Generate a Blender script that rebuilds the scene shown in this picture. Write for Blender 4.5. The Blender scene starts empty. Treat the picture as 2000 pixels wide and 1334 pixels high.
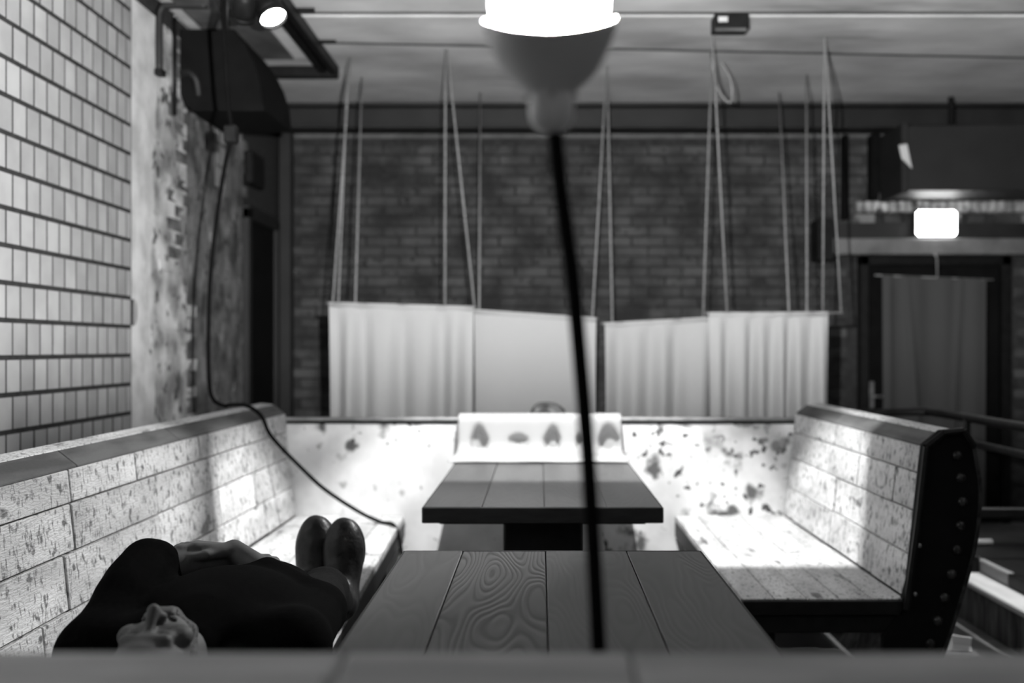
import bpy, bmesh, math, random
import numpy as np
from mathutils import Vector, Matrix

random.seed(7)
SC = bpy.context.scene
COL = SC.collection

# ---------------------------------------------------------------- camera
F = 2150.0            # focal length in pixels of the 2000 px wide frame
CX, CY = 1055.0, 680.0  # vanishing point of the depth axis
CAMZ = 1.31
cam_d = bpy.data.cameras.new('camera')
cam_d.sensor_width = 36.0
cam_d.lens = 36.0 * F / 2000.0
cam_d.shift_x = -(CX - 1000.0) / 2000.0
cam_d.shift_y = (CY - 667.0) / 2000.0
cam_d.clip_start = 0.05
cam_d.dof.use_dof = True
cam_d.dof.focus_distance = 2.75
cam_d.dof.aperture_fstop = 1.95
cam = bpy.data.objects.new('camera', cam_d)
cam.location = (0, 0, CAMZ)
cam.rotation_euler = (math.pi / 2, 0, 0)
COL.objects.link(cam)
SC.camera = cam

# ---------------------------------------------------------------- world, view, light levels
w = bpy.data.worlds.new('world')
SC.world = w
w.use_nodes = True
w.node_tree.nodes['Background'].inputs[0].default_value = (1, 1, 1, 1)
w.node_tree.nodes['Background'].inputs[1].default_value = 0.0006
SC.view_settings.view_transform = 'Standard'
SC.view_settings.look = 'None'
SC.view_settings.gamma = 1.0
SC.view_settings.use_curve_mapping = False
SC.view_settings.exposure = 0.0
LAMP_W = 1200.0        # gooseneck lamp's bulb, watts
SPOT_A = 720.0       # hidden-in-the-ceiling spot over the far table
SPOT_C = 700.0        # spot at the right, aimed across the booth at the long bench
SPOT_B = 90.0        # lit spot on the left, aimed at the right bench
SPOT_D = 270.0        # downlight over the platform at the right
EXIT_L = 13.0
CEIL = 3.10
SEAT = 0.43


def P(px, py, d):
    return Vector(((px - CX) / F * d, d, CAMZ - (py - CY) / F * d))


def on_ceil(px, py):
    d = (CEIL - CAMZ) * F / (CY - py)
    return Vector(((px - CX) / F * d, d, CEIL))


# ---------------------------------------------------------------- materials (all grey: the photograph is black and white)
def grey(v):
    return (v, v, v, 1)


def mat(name, lo, hi, scale=4.0, stretch=(1, 1, 1), rough=0.7, detail=6.0, ramp=(0.35, 0.65), bump=0.0,
        flecks=None, vary=0.0, metal=0.0, spec=0.5, shift=False, bscale=None, world=False):
    m = bpy.data.materials.new(name)
    m.use_nodes = True
    nt = m.node_tree
    N, L = nt.nodes, nt.links
    b = N['Principled BSDF']
    b.inputs['Roughness'].default_value = rough
    b.inputs['Metallic'].default_value = metal
    b.inputs['Specular IOR Level'].default_value = spec
    tc = N.new('ShaderNodeTexCoord')
    mp = N.new('ShaderNodeMapping')
    mp.inputs['Scale'].default_value = stretch
    geo = N.new('ShaderNodeNewGeometry') if world else None
    src = geo.outputs['Position'] if world else tc.outputs['Object']
    L.new(src, mp.inputs['Vector'])
    oi = N.new('ShaderNodeObjectInfo')
    vec = mp.outputs['Vector']
    if shift:
        ml = N.new('ShaderNodeMath'); ml.operation = 'MULTIPLY'; ml.inputs[1].default_value = 37.0
        L.new(oi.outputs['Random'], ml.inputs[0])
        ad = N.new('ShaderNodeVectorMath'); ad.operation = 'ADD'
        L.new(vec, ad.inputs[0]); L.new(ml.outputs[0], ad.inputs[1])
        vec = ad.outputs[0]
    no = N.new('ShaderNodeTexNoise')
    no.inputs['Scale'].default_value = scale
    no.inputs['Detail'].default_value = detail
    L.new(vec, no.inputs['Vector'])
    cr = N.new('ShaderNodeValToRGB')
    cr.color_ramp.elements[0].position = ramp[0]
    cr.color_ramp.elements[1].position = ramp[1]
    cr.color_ramp.elements[0].color = grey(lo)
    cr.color_ramp.elements[1].color = grey(hi)
    L.new(no.outputs['Fac'], cr.inputs['Fac'])
    col = cr.outputs['Color']
    if flecks:
        fl = flecks if isinstance(flecks, list) else [flecks]
        for (fs, fstr, pos, wid, val) in fl:
            mp2 = N.new('ShaderNodeMapping'); mp2.inputs['Scale'].default_value = fstr
            L.new(vec if shift else src, mp2.inputs['Vector'])
            n2 = N.new('ShaderNodeTexNoise'); n2.inputs['Scale'].default_value = fs; n2.inputs['Detail'].default_value = 4
            L.new(mp2.outputs['Vector'], n2.inputs['Vector'])
            c2 = N.new('ShaderNodeValToRGB')
            c2.color_ramp.elements[0].position = pos
            c2.color_ramp.elements[1].position = pos + wid
            c2.color_ramp.elements[0].color = grey(0); c2.color_ramp.elements[1].color = grey(1)
            L.new(n2.outputs['Fac'], c2.inputs['Fac'])
            mx = N.new('ShaderNodeMix'); mx.data_type = 'RGBA'
            L.new(c2.outputs['Color'], mx.inputs['Factor'])
            L.new(col, mx.inputs['A']); mx.inputs['B'].default_value = grey(val)
            col = mx.outputs['Result']
    if vary:
        mr = N.new('ShaderNodeMapRange')
        mr.inputs['To Min'].default_value = 1 - vary; mr.inputs['To Max'].default_value = 1 + vary
        L.new(oi.outputs['Random'], mr.inputs['Value'])
        vm = N.new('ShaderNodeVectorMath'); vm.operation = 'SCALE'
        L.new(col, vm.inputs[0]); L.new(mr.outputs['Result'], vm.inputs['Scale'])
        col = vm.outputs[0]
    L.new(col, b.inputs['Base Color'])
    if bump:
        nb = no
        if bscale:
            nb = N.new('ShaderNodeTexNoise'); nb.inputs['Scale'].default_value = bscale; nb.inputs['Detail'].default_value = 6
            L.new(vec, nb.inputs['Vector'])
        bp = N.new('ShaderNodeBump'); bp.inputs['Strength'].default_value = bump; bp.inputs['Distance'].default_value = 0.02
        L.new(nb.outputs['Fac'], bp.inputs['Height']); L.new(bp.outputs['Normal'], b.inputs['Normal'])
    return m


def grain_mat(name, lo, hi, rough=0.34, wscale=5.0, line=0.5, spec=0.5):
    m = bpy.data.materials.new(name); m.use_nodes = True
    nt = m.node_tree; N, L = nt.nodes, nt.links
    b = N['Principled BSDF']; b.inputs['Roughness'].default_value = rough
    b.inputs['Specular IOR Level'].default_value = spec
    tc = N.new('ShaderNodeTexCoord'); oi = N.new('ShaderNodeObjectInfo')
    mp = N.new('ShaderNodeMapping'); mp.inputs['Scale'].default_value = (1, 0.17, 1)
    L.new(tc.outputs['Object'], mp.inputs['Vector'])
    ml = N.new('ShaderNodeMath'); ml.operation = 'MULTIPLY'; ml.inputs[1].default_value = 23.0
    L.new(oi.outputs['Random'], ml.inputs[0])
    ad = N.new('ShaderNodeVectorMath'); ad.operation = 'ADD'
    L.new(mp.outputs[0], ad.inputs[0]); L.new(ml.outputs[0], ad.inputs[1])
    n1 = N.new('ShaderNodeTexNoise'); n1.inputs['Scale'].default_value = 6.0; n1.inputs['Detail'].default_value = 1.5
    L.new(ad.outputs[0], n1.inputs['Vector'])
    # contour lines of a smooth noise field: cathedral grain round knots
    k = N.new('ShaderNodeMath'); k.operation = 'MULTIPLY'; k.inputs[1].default_value = wscale * 22
    L.new(n1.outputs['Fac'], k.inputs[0])
    sn = N.new('ShaderNodeMath'); sn.operation = 'SINE'; L.new(k.outputs[0], sn.inputs[0])
    cr = N.new('ShaderNodeValToRGB')
    cr.color_ramp.elements[0].position = 0.0; cr.color_ramp.elements[0].color = grey(lo)
    e = cr.color_ramp.elements[1]; e.position = 0.45; e.color = grey(hi)
    ab = N.new('ShaderNodeMapRange'); ab.inputs['From Min'].default_value = -1; L.new(sn.outputs[0], ab.inputs['Value'])
    L.new(ab.outputs[0], cr.inputs['Fac'])
    n2 = N.new('ShaderNodeTexNoise'); n2.inputs['Scale'].default_value = 14; n2.inputs['Detail'].default_value = 5
    L.new(ad.outputs[0], n2.inputs['Vector'])
    mr = N.new('ShaderNodeMapRange'); mr.inputs['To Min'].default_value = 0.7; mr.inputs['To Max'].default_value = 1.3
    L.new(n2.outputs['Fac'], mr.inputs['Value'])
    mr2 = N.new('ShaderNodeMapRange'); mr2.inputs['To Min'].default_value = 0.85; mr2.inputs['To Max'].default_value = 1.15
    L.new(oi.outputs['Random'], mr2.inputs['Value'])
    mm = N.new('ShaderNodeMath'); mm.operation = 'MULTIPLY'
    L.new(mr.outputs[0], mm.inputs[0]); L.new(mr2.outputs[0], mm.inputs[1])
    flat = N.new('ShaderNodeMix'); flat.data_type = 'RGBA'; flat.inputs['Factor'].default_value = line
    flat.inputs['A'].default_value = grey(hi); L.new(cr.outputs['Color'], flat.inputs['B'])
    vm = N.new('ShaderNodeVectorMath'); vm.operation = 'SCALE'
    L.new(flat.outputs['Result'], vm.inputs[0]); L.new(mm.outputs[0], vm.inputs['Scale'])
    L.new(vm.outputs[0], b.inputs['Base Color'])
    bp = N.new('ShaderNodeBump'); bp.inputs['Strength'].default_value = 0.3 * line; bp.inputs['Distance'].default_value = 0.004
    L.new(ab.outputs[0], bp.inputs['Height']); L.new(bp.outputs['Normal'], b.inputs['Normal'])
    return m


def cloth_mat(name, v, trans=0.35):
    m = bpy.data.materials.new(name); m.use_nodes = True
    nt = m.node_tree; N, L = nt.nodes, nt.links
    N.remove(N['Principled BSDF'])
    d = N.new('ShaderNodeBsdfDiffuse'); t = N.new('ShaderNodeBsdfTranslucent'); x = N.new('ShaderNodeMixShader')
    tc = N.new('ShaderNodeTexCoord'); no = N.new('ShaderNodeTexNoise'); no.inputs['Scale'].default_value = 160
    L.new(tc.outputs['Object'], no.inputs['Vector'])
    mr = N.new('ShaderNodeMapRange'); mr.inputs['To Min'].default_value = v * 0.93; mr.inputs['To Max'].default_value = v * 1.05
    L.new(no.outputs['Fac'], mr.inputs['Value'])
    L.new(mr.outputs[0], d.inputs['Color']); L.new(mr.outputs[0], t.inputs['Color'])
    x.inputs[0].default_value = trans
    L.new(d.outputs[0], x.inputs[1]); L.new(t.outputs[0], x.inputs[2])
    L.new(x.outputs[0], N['Material Output'].inputs['Surface'])
    return m


def emit_mat(name, s):
    m = bpy.data.materials.new(name); m.use_nodes = True
    b = m.node_tree.nodes['Principled BSDF']
    b.inputs['Base Color'].default_value = grey(0.8)
    b.inputs['Emission Color'].default_value = grey(1); b.inputs['Emission Strength'].default_value = s
    return m


def glow_glass(name, s):
    # clear bulb glass: mostly lets the light through, with a glow of its own
    m = bpy.data.materials.new(name); m.use_nodes = True
    nt = m.node_tree; N, L = nt.nodes, nt.links
    N.remove(N['Principled BSDF'])
    t = N.new('ShaderNodeBsdfTransparent'); e = N.new('ShaderNodeEmission'); a = N.new('ShaderNodeAddShader')
    e.inputs['Strength'].default_value = s
    L.new(t.outputs[0], a.inputs[0]); L.new(e.outputs[0], a.inputs[1]); L.new(a.outputs[0], N['Material Output'].inputs['Surface'])
    return m


M = {
    'black': mat('black_metal', 0.004, 0.009, 20, rough=0.5, spec=0.22, bump=0.05),
    'black_matt': mat('black_matt_paint', 0.0025, 0.005, 8, rough=0.8, spec=0.15),
    'steel': mat('worn_dark_steel', 0.012, 0.06, 30, rough=0.35, metal=0.4, bump=0.2),
    'pipe': mat('galvanised_pipe', 0.25, 0.5, 20, rough=0.3, metal=0.7),
    'shade': mat('lamp_enamel', 0.5, 0.6, 6, rough=0.35),
    'lampblack': mat('lamp_neck_black', 0.0018, 0.0035, 10, rough=0.6, spec=0.06),
    'tile': mat('glazed_tile', 0.36, 0.44, 6, rough=0.25, vary=0.13, shift=True),
    'grout': mat('dark_grout', 0.012, 0.03, 30, rough=0.95),
    'brick_dark': mat('darker_old_brick', 0.05, 0.24, 6, rough=0.9, ramp=(0.36, 0.66), bump=0.35, vary=0.12, world=True,
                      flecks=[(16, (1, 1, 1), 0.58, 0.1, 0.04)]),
    'brick_l': mat('pale_brick', 0.22, 0.66, 5, rough=0.9, ramp=(0.38, 0.62), bump=0.35, vary=0.06, world=True,
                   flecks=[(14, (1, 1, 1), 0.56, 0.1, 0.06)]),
    'plaster': mat('old_plaster', 0.45, 0.7, 7, rough=0.9, bump=0.3),
    'brick_b': mat('dark_painted_brick', 0.022, 0.085, 4, rough=0.85, bump=0.4, vary=0.12, world=True,
                   flecks=[(20, (1, 1, 1), 0.6, 0.1, 0.02)]),
    'mortar_b': mat('dark_mortar', 0.022, 0.045, 20, rough=0.95, bump=0.3),
    'strip': mat('plaster_strip', 0.10, 0.16, 6, rough=0.9),
    'concrete': mat('raw_concrete', 0.45, 0.8, 2.2, stretch=(0.7, 1.2, 1), rough=0.85, ramp=(0.3, 0.7), bump=0.12, shift=True,
                    flecks=[(1.3, (0.8, 1.3, 1), 0.58, 0.16, 0.22)]),
    'joint': mat('ceiling_joint', 0.06, 0.1, 10, rough=0.9),
    'floor': mat('worn_floor', 0.10, 0.22, 3, rough=0.7, bump=0.15),
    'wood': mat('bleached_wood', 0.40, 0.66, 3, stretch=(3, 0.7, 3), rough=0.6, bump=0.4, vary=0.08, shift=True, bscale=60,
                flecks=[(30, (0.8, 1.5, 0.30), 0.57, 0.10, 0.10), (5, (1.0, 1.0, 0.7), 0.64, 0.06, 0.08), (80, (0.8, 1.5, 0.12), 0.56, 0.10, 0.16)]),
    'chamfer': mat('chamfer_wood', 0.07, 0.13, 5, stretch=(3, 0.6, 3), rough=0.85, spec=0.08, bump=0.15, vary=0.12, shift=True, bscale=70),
    'cap': mat('cap_wood', 0.22, 0.36, 5, stretch=(3, 0.6, 3), rough=0.55, bump=0.25, vary=0.12, shift=True, bscale=70),
    'ledge': mat('ledge_wood', 0.30, 0.52, 4, stretch=(0.7, 3, 3), rough=0.6, bump=0.2, vary=0.1, shift=True),
    'tabletop': grain_mat('table_wood', 0.032, 0.07, line=0.3, wscale=7.0),
    'tablegrain': grain_mat('table_wood_bold_grain', 0.012, 0.075, line=0.85, wscale=8.0),
    'table_edge': mat('table_edge', 0.008, 0.02, 12, stretch=(1, 1, 4), rough=0.6),
    'stain': mat('stained_plaster', 0.6, 0.8, 5, rough=0.85, bump=0.15),
    'cloth': cloth_mat('white_cotton', 0.60, 0.22),
    'drape': cloth_mat('white_drape', 0.36, 0.05),
    'string': mat('pale_cord', 0.22, 0.32, 60, rough=0.9),
    'darkcloth': cloth_mat('grey_cloth', 0.10, 0.2),
    'skin': mat('skin', 0.065, 0.10, 14, rough=0.65, spec=0.2, bump=0.05),
    'sweater': mat('black_knit', 0.0012, 0.0025, 90, rough=0.95, spec=0.02, bump=0.05),
    'jeans': mat('dark_denim', 0.0025, 0.006, 60, rough=0.9, spec=0.08, bump=0.15),
    'leather': mat('dark_leather', 0.006, 0.018, 25, rough=0.42, spec=0.3, bump=0.3),
    'rubber': mat('boot_rubber', 0.01, 0.02, 30, rough=0.7),
    'hair': mat('dark_hair', 0.008, 0.03, 50, stretch=(6, 1, 1), rough=0.6, bump=0.5),
    'paper': mat('white_card', 0.75, 0.85, 4, rough=0.6),
    'stone': mat('mottled_log', 0.02, 0.13, 16, rough=0.9, bump=0.6, flecks=(12, (1, 1, 1), 0.6, 0.08, 0.02)),
    'step': mat('pale_step_wood', 0.55, 0.72, 4, stretch=(3, 0.6, 1), rough=0.8, bump=0.2),
    'step_side': mat('step_side_boards', 0.06, 0.2, 10, stretch=(1, 2, 0.4), rough=0.9, bump=0.3),
    'duct': mat('grey_duct', 0.010, 0.016, 4, rough=0.6),
    'beam': mat('dark_beam', 0.005, 0.012, 6, rough=0.6),
    'lintel': mat('lintel_steel', 0.12, 0.2, 6, rough=0.55, bump=0.1),
    'panel': mat('hatch_panel', 0.06, 0.14, 5, rough=0.8),
    'globe': glow_glass('bulb_glass_lit', 9.0),
    'lens': emit_mat('spot_lens_lit', 60.0),
    'exit': emit_mat('exit_diffuser_lit', EXIT_L),
}


# stained plaster: real mould stains, more of them towards the right end and the top
def stain_material():
    m = M['stain']; nt = m.node_tree; N, L = nt.nodes, nt.links
    b = N['Principled BSDF']
    src = b.inputs['Base Color'].links[0].from_socket
    tc = N.new('ShaderNodeTexCoord')
    sp = N.new('ShaderNodeSeparateXYZ'); L.new(tc.outputs['Object'], sp.inputs[0])
    rx = N.new('ShaderNodeMapRange'); rx.inputs['From Min'].default_value = -0.6; rx.inputs['From Max'].default_value = 1.2
    rx.inputs['To Min'].default_value = 0.0; rx.inputs['To Max'].default_value = 0.105
    L.new(sp.outputs['X'], rx.inputs['Value'])
    rz = N.new('ShaderNodeMapRange'); rz.inputs['From Min'].default_value = 0.72; rz.inputs['From Max'].default_value = 0.92
    rz.inputs['To Min'].default_value = 0.0; rz.inputs['To Max'].default_value = 0.07
    L.new(sp.outputs['Z'], rz.inputs['Value'])
    sm = N.new('ShaderNodeMath'); sm.operation = 'ADD'; L.new(rx.outputs[0], sm.inputs[0]); L.new(rz.outputs[0], sm.inputs[1])
    col = src
    for sc_, pos, wid, val, seed in ((7, 0.67, 0.10, 0.10, 0.0), (22, 0.71, 0.05, 0.06, 5.0), (2.6, 0.63, 0.2, 0.34, 9.0)):
        mp = N.new('ShaderNodeMapping'); mp.inputs['Location'].default_value = (seed, seed, seed)
        L.new(tc.outputs['Object'], mp.inputs['Vector'])
        n = N.new('ShaderNodeTexNoise'); n.inputs['Scale'].default_value = sc_; n.inputs['Detail'].default_value = 3
        L.new(mp.outputs[0], n.inputs['Vector'])
        a = N.new('ShaderNodeMath'); a.operation = 'ADD'; L.new(n.outputs['Fac'], a.inputs[0]); L.new(sm.outputs[0], a.inputs[1])
        c = N.new('ShaderNodeMapRange'); c.inputs['From Min'].default_value = pos; c.inputs['From Max'].default_value = pos + wid
        L.new(a.outputs[0], c.inputs['Value'])
        mx = N.new('ShaderNodeMix'); mx.data_type = 'RGBA'; L.new(c.outputs[0], mx.inputs['Factor'])
        L.new(col, mx.inputs['A']); mx.inputs['B'].default_value = grey(val)
        col = mx.outputs['Result']
    L.new(col, b.inputs['Base Color'])


stain_material()


# ---------------------------------------------------------------- object helpers
def tag(o, label=None, cat=None, group=None, kind=None):
    if label: o['label'] = label
    if cat: o['category'] = cat
    if group: o['group'] = group
    if kind: o['kind'] = kind
    return o


ORIGIN = {}


def setpar(o, parent):
    if parent is not None:
        o.parent = parent
        off = ORIGIN.get(parent.name)
        if off is not None:
            o.matrix_parent_inverse = Matrix.Translation(-off)


def empty(name, loc, label, cat, group=None):
    o = bpy.data.objects.new(name, None)
    o.empty_display_size = 0.1
    o.location = loc
    COL.objects.link(o)
    ORIGIN[o.name] = Vector(loc)
    return tag(o, label, cat, group)


def link(name, me, m, parent=None):
    o = bpy.data.objects.new(name, me)
    if m is not None and not me.materials:
        me.materials.append(m)
    COL.objects.link(o)
    setpar(o, parent)
    return o


def from_bm(name, bm, m, parent=None, smooth=False):
    bmesh.ops.recalc_face_normals(bm, faces=bm.faces[:])
    me = bpy.data.meshes.new(name)
    bm.to_mesh(me); bm.free()
    if smooth:
        for p in me.polygons: p.use_smooth = True
    return link(name, me, m, parent)


def hexa(bm, c):
    """c: 8 corners, bottom loop then top loop"""
    v = [bm.verts.new(p) for p in c]
    for f in ((3, 2, 1, 0), (4, 5, 6, 7), (0, 1, 5, 4), (1, 2, 6, 5), (2, 3, 7, 6), (3, 0, 4, 7)):
        bm.faces.new([v[i] for i in f])
    return v


def add_box(bm, x0, x1, y0, y1, z0, z1):
    return hexa(bm, [(x0, y0, z0), (x1, y0, z0), (x1, y1, z0), (x0, y1, z0), (x0, y0, z1), (x1, y0, z1), (x1, y1, z1), (x0, y1, z1)])


def bevel(bm, r, seg=1):
    if r:
        bmesh.ops.bevel(bm, geom=bm.edges[:], offset=r, segments=seg, affect='EDGES', clamp_overlap=True)


def box(name, x0, x1, y0, y1, z0, z1, m, parent=None, bev=0.0, seg=1):
    bm = bmesh.new(); add_box(bm, x0, x1, y0, y1, z0, z1); bevel(bm, bev, seg)
    return from_bm(name, bm, m, parent)


def hexobj(name, c, m, parent=None, bev=0.0):
    bm = bmesh.new(); hexa(bm, c); bevel(bm, bev)
    return from_bm(name, bm, m, parent)


def smooth_path(pts, n=8):
    pts = [Vector(p) for p in pts]
    out = []
    for i in range(len(pts) - 1):
        p0 = pts[max(i - 1, 0)]; p1 = pts[i]; p2 = pts[i + 1]; p3 = pts[min(i + 2, len(pts) - 1)]
        for k in range(n):
            t = k / n
            out.append(0.5 * ((2 * p1) + (p2 - p0) * t + (2 * p0 - 5 * p1 + 4 * p2 - p3) * t * t + (3 * p1 - p0 - 3 * p2 + p3) * t ** 3))
    out.append(pts[-1])
    return out


def add_tube(bm, pts, r, seg=8, caps=True):
    pts = [Vector(p) for p in pts]
    rings = []
    up = None
    for i, p in enumerate(pts):
        t = (pts[min(i + 1, len(pts) - 1)] - pts[max(i - 1, 0)]).normalized()
        if up is None:
            a = Vector((0, 0, 1)) if abs(t.z) < 0.9 else Vector((1, 0, 0))
            up = t.cross(a).normalized()
        else:
            up = (up - t * up.dot(t)).normalized()
        s = t.cross(up)
        rr = r[i] if isinstance(r, (list, tuple)) else r
        rings.append([bm.verts.new(p + (up * math.cos(2 * math.pi * k / seg) + s * math.sin(2 * math.pi * k / seg)) * rr) for k in range(seg)])
    for a, b in zip(rings, rings[1:]):
        for k in range(seg):
            bm.faces.new((a[k], a[(k + 1) % seg], b[(k + 1) % seg], b[k]))
    if caps:
        bm.faces.new(rings[0][::-1]); bm.faces.new(rings[-1])


def tube(name, pts, r, m, parent=None, seg=8):
    bm = bmesh.new(); add_tube(bm, pts, r, seg)
    return from_bm(name, bm, m, parent, smooth=True)


def add_lathe(bm, prof, c, axis, seg=32, close_ends=True):
    c = Vector(c); ax = Vector(axis).normalized()
    a = ax.cross(Vector((1, 0, 0)) if abs(ax.x) < 0.9 else Vector((0, 1, 0))).normalized(); b = ax.cross(a)
    rings = []
    for (r, h) in prof:
        if r < 1e-6:
            rings.append([bm.verts.new(c + ax * h)])
        else:
            rings.append([bm.verts.new(c + ax * h + (a * math.cos(2 * math.pi * k / seg) + b * math.sin(2 * math.pi * k / seg)) * r) for k in range(seg)])
    for u, v in zip(rings, rings[1:]):
        for k in range(seg):
            k2 = (k + 1) % seg
            if len(u) == 1 and len(v) == 1: continue
            if len(u) == 1: bm.faces.new((u[0], v[k2], v[k]))
            elif len(v) == 1: bm.faces.new((u[k], u[k2], v[0]))
            else: bm.faces.new((u[k], u[k2], v[k2], v[k]))


def lathe(name, prof, c, axis, m, parent=None, seg=32, smooth=True):
    bm = bmesh.new(); add_lathe(bm, prof, c, axis, seg)
    return from_bm(name, bm, m, parent, smooth)


def extrude_poly(name, poly, y0, y1, m, parent=None, bev=0.0):
    """poly in XZ, extruded along Y"""
    bm = bmesh.new()
    a = [bm.verts.new((x, y0, z)) for x, z in poly]; b = [bm.verts.new((x, y1, z)) for x, z in poly]
    bm.faces.new(a); bm.faces.new(b[::-1])
    n = len(poly)
    for i in range(n):
        bm.faces.new((a[i], b[i], b[(i + 1) % n], a[(i + 1) % n]))
    bevel(bm, bev)
    return from_bm(name, bm, m, parent)


def structure(o):
    o['kind'] = 'structure'
    return o


# ---------------------------------------------------------------- implicit surfaces (people)
def surface_nets(Fv, origin, h):
    s = Fv < 0
    nx, ny, nz = Fv.shape
    acc = np.zeros((nx - 1, ny - 1, nz - 1, 3)); cnt = np.zeros((nx - 1, ny - 1, nz - 1))
    corners = [(i, j, k) for i in (0, 1) for j in (0, 1) for k in (0, 1)]

    def sl(c): return Fv[c[0]:nx - 1 + c[0], c[1]:ny - 1 + c[1], c[2]:nz - 1 + c[2]]
    for a in corners:
        for ax in range(3):
            if a[ax] == 0:
                b = list(a); b[ax] = 1
                fa, fb = sl(a), sl(b)
                x = (fa < 0) != (fb < 0)
                t = np.where(x, fa / np.where(x, fa - fb, 1), 0)
                for q in range(3):
                    acc[..., q] += np.where(x, a[q] + (t if q == ax else 0), 0)
                cnt += x
    idx = -np.ones(cnt.shape, int)
    on = cnt > 0
    idx[on] = np.arange(on.sum())
    base = np.argwhere(on)
    V = (base + acc[on] / cnt[on][:, None]) * h + np.array(origin)
    faces = []
    for ax in range(3):
        u, v = (ax + 1) % 3, (ax + 2) % 3
        lo = [slice(None)] * 3; hi = [slice(None)] * 3
        lo[ax] = slice(0, -1); hi[ax] = slice(1, None)
        ch = s[tuple(lo)] != s[tuple(hi)]
        p = np.argwhere(ch)
        ok = (p[:, u] > 0) & (p[:, v] > 0) & (p[:, u] < Fv.shape[u] - 1) & (p[:, v] < Fv.shape[v] - 1)
        p = p[ok]
        eu = np.zeros(3, int); eu[u] = 1; ev = np.zeros(3, int); ev[v] = 1
        q = [p, p - eu, p - eu - ev, p - ev]
        ids = np.stack([idx[tuple(c.T)] for c in q], 1)
        fl = s[tuple(p.T)]
        ids[~fl] = ids[~fl][:, ::-1]
        faces.append(ids)
    return V, np.concatenate(faces)


def sdf_obj(name, prims, h, m, parent=None, k=0.02):
    pts = []
    for p in prims:
        if p[0] == 'cap':
            r = max(p[3], p[4]); pts += [np.array(p[1]) - r, np.array(p[1]) + r, np.array(p[2]) - r, np.array(p[2]) + r]
        else:
            r = max(p[2]); pts += [np.array(p[1]) - r, np.array(p[1]) + r]
    lo = np.min(pts, 0) - 4 * h; hi = np.max(pts, 0) + 4 * h
    n = np.ceil((hi - lo) / h).astype(int) + 1
    G = np.full(n, 0.3)
    for p in prims:
        sub = p[-1] == 'sub'
        kk = p[-2] if sub else k
        if p[0] == 'cap':
            a, b, ra, rb = np.array(p[1], float), np.array(p[2], float), p[3], p[4]
            blo = np.minimum(a - ra, b - rb); bhi = np.maximum(a + ra, b + rb)
        else:
            c, r = np.array(p[1], float), np.array(p[2], float)
            blo = c - r; bhi = c + r
        mg = k + 3 * h
        i0 = np.maximum(((blo - mg - lo) / h).astype(int), 0); i1 = np.minimum(((bhi + mg - lo) / h).astype(int) + 2, n)
        ax = [lo[q] + np.arange(i0[q], i1[q]) * h for q in range(3)]
        X = np.stack(np.meshgrid(*ax, indexing='ij'), -1)
        if p[0] == 'cap':
            ab = b - a; L2 = max(ab @ ab, 1e-12)
            t = np.clip(((X - a) @ ab) / L2, 0, 1)
            D = np.linalg.norm(X - a - t[..., None] * ab, axis=-1) - (ra + (rb - ra) * t)
        else:
            Y = X - c
            k0 = np.linalg.norm(Y / r, axis=-1); k1 = np.linalg.norm(Y / (r * r), axis=-1)
            D = np.where(k1 > 1e-9, k0 * (k0 - 1) / np.maximum(k1, 1e-9), -r.min())
        s = tuple(slice(i0[q], i1[q]) for q in range(3))
        g = G[s]
        if sub:
            D = -D
            hh = np.clip(0.5 - 0.5 * (g - D) / kk, 0, 1)
            G[s] = g * (1 - hh) + D * hh + kk * hh * (1 - hh)
        else:
            hh = np.clip(0.5 + 0.5 * (g - D) / kk, 0, 1)
            G[s] = g * (1 - hh) + D * hh - kk * hh * (1 - hh)
    V, Fc = surface_nets(G, lo, h)
    me = bpy.data.meshes.new(name)
    me.from_pydata(V.tolist(), [], Fc.tolist())
    me.validate()
    for p in me.polygons: p.use_smooth = True
    return link(name, me, m, parent)


# ================================================================ THE SETTING
XW = -1.97     # left wall plane
YB = 8.30      # back wall plane
XR = 4.2
structure(box('floor', XW - 0.3, XR + 0.2, -1.5, YB + 0.3, -0.2, 0.0, M['floor']))

# ceiling: a slab with cast bands below it
ceil = structure(box('ceiling', XW - 0.3, XR + 0.2, -1.5, YB + 0.3, CEIL + 0.02, CEIL + 0.3, M['joint']))
def joint_y(v, x):
    return v + (0.08 * x + 0.03 if 6 < v < 8 else 0.0)


ys_c = [-1.5, 0.0, 1.4, 2.8, 4.2, 5.2, 5.91, 6.52, YB]
for i, (a, b) in enumerate(zip(ys_c, ys_c[1:])):
    zb_ = CEIL - 0.012 + (0.0, 0.012, 0.004, 0.01)[i % 4]
    hexobj('ceiling_panel', [(XW, joint_y(a, XW) + 0.008, zb_), (XR, joint_y(a, XR) + 0.008, zb_), (XR, joint_y(b, XR) - 0.008, zb_), (XW, joint_y(b, XW) - 0.008, zb_),
                             (XW, joint_y(a, XW) + 0.008, CEIL + 0.03), (XR, joint_y(a, XR) + 0.008, CEIL + 0.03), (XR, joint_y(b, XR) - 0.008, CEIL + 0.03), (XW, joint_y(b, XW) - 0.008, CEIL + 0.03)],
           M['concrete'], ceil, 0.003)
    hexobj('joint_strip', [(XW, joint_y(b, XW) - 0.05, zb_ - 0.001), (XR, joint_y(b, XR) - 0.05, zb_ - 0.001), (XR, joint_y(b, XR) - 0.009, zb_ - 0.001), (XW, joint_y(b, XW) - 0.009, zb_ - 0.001),
                           (XW, joint_y(b, XW) - 0.05, zb_ + 0.01), (XR, joint_y(b, XR) - 0.05, zb_ + 0.01), (XR, joint_y(b, XR) - 0.009, zb_ + 0.01), (XW, joint_y(b, XW) - 0.009, zb_ + 0.01)], M['joint'], ceil)

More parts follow.
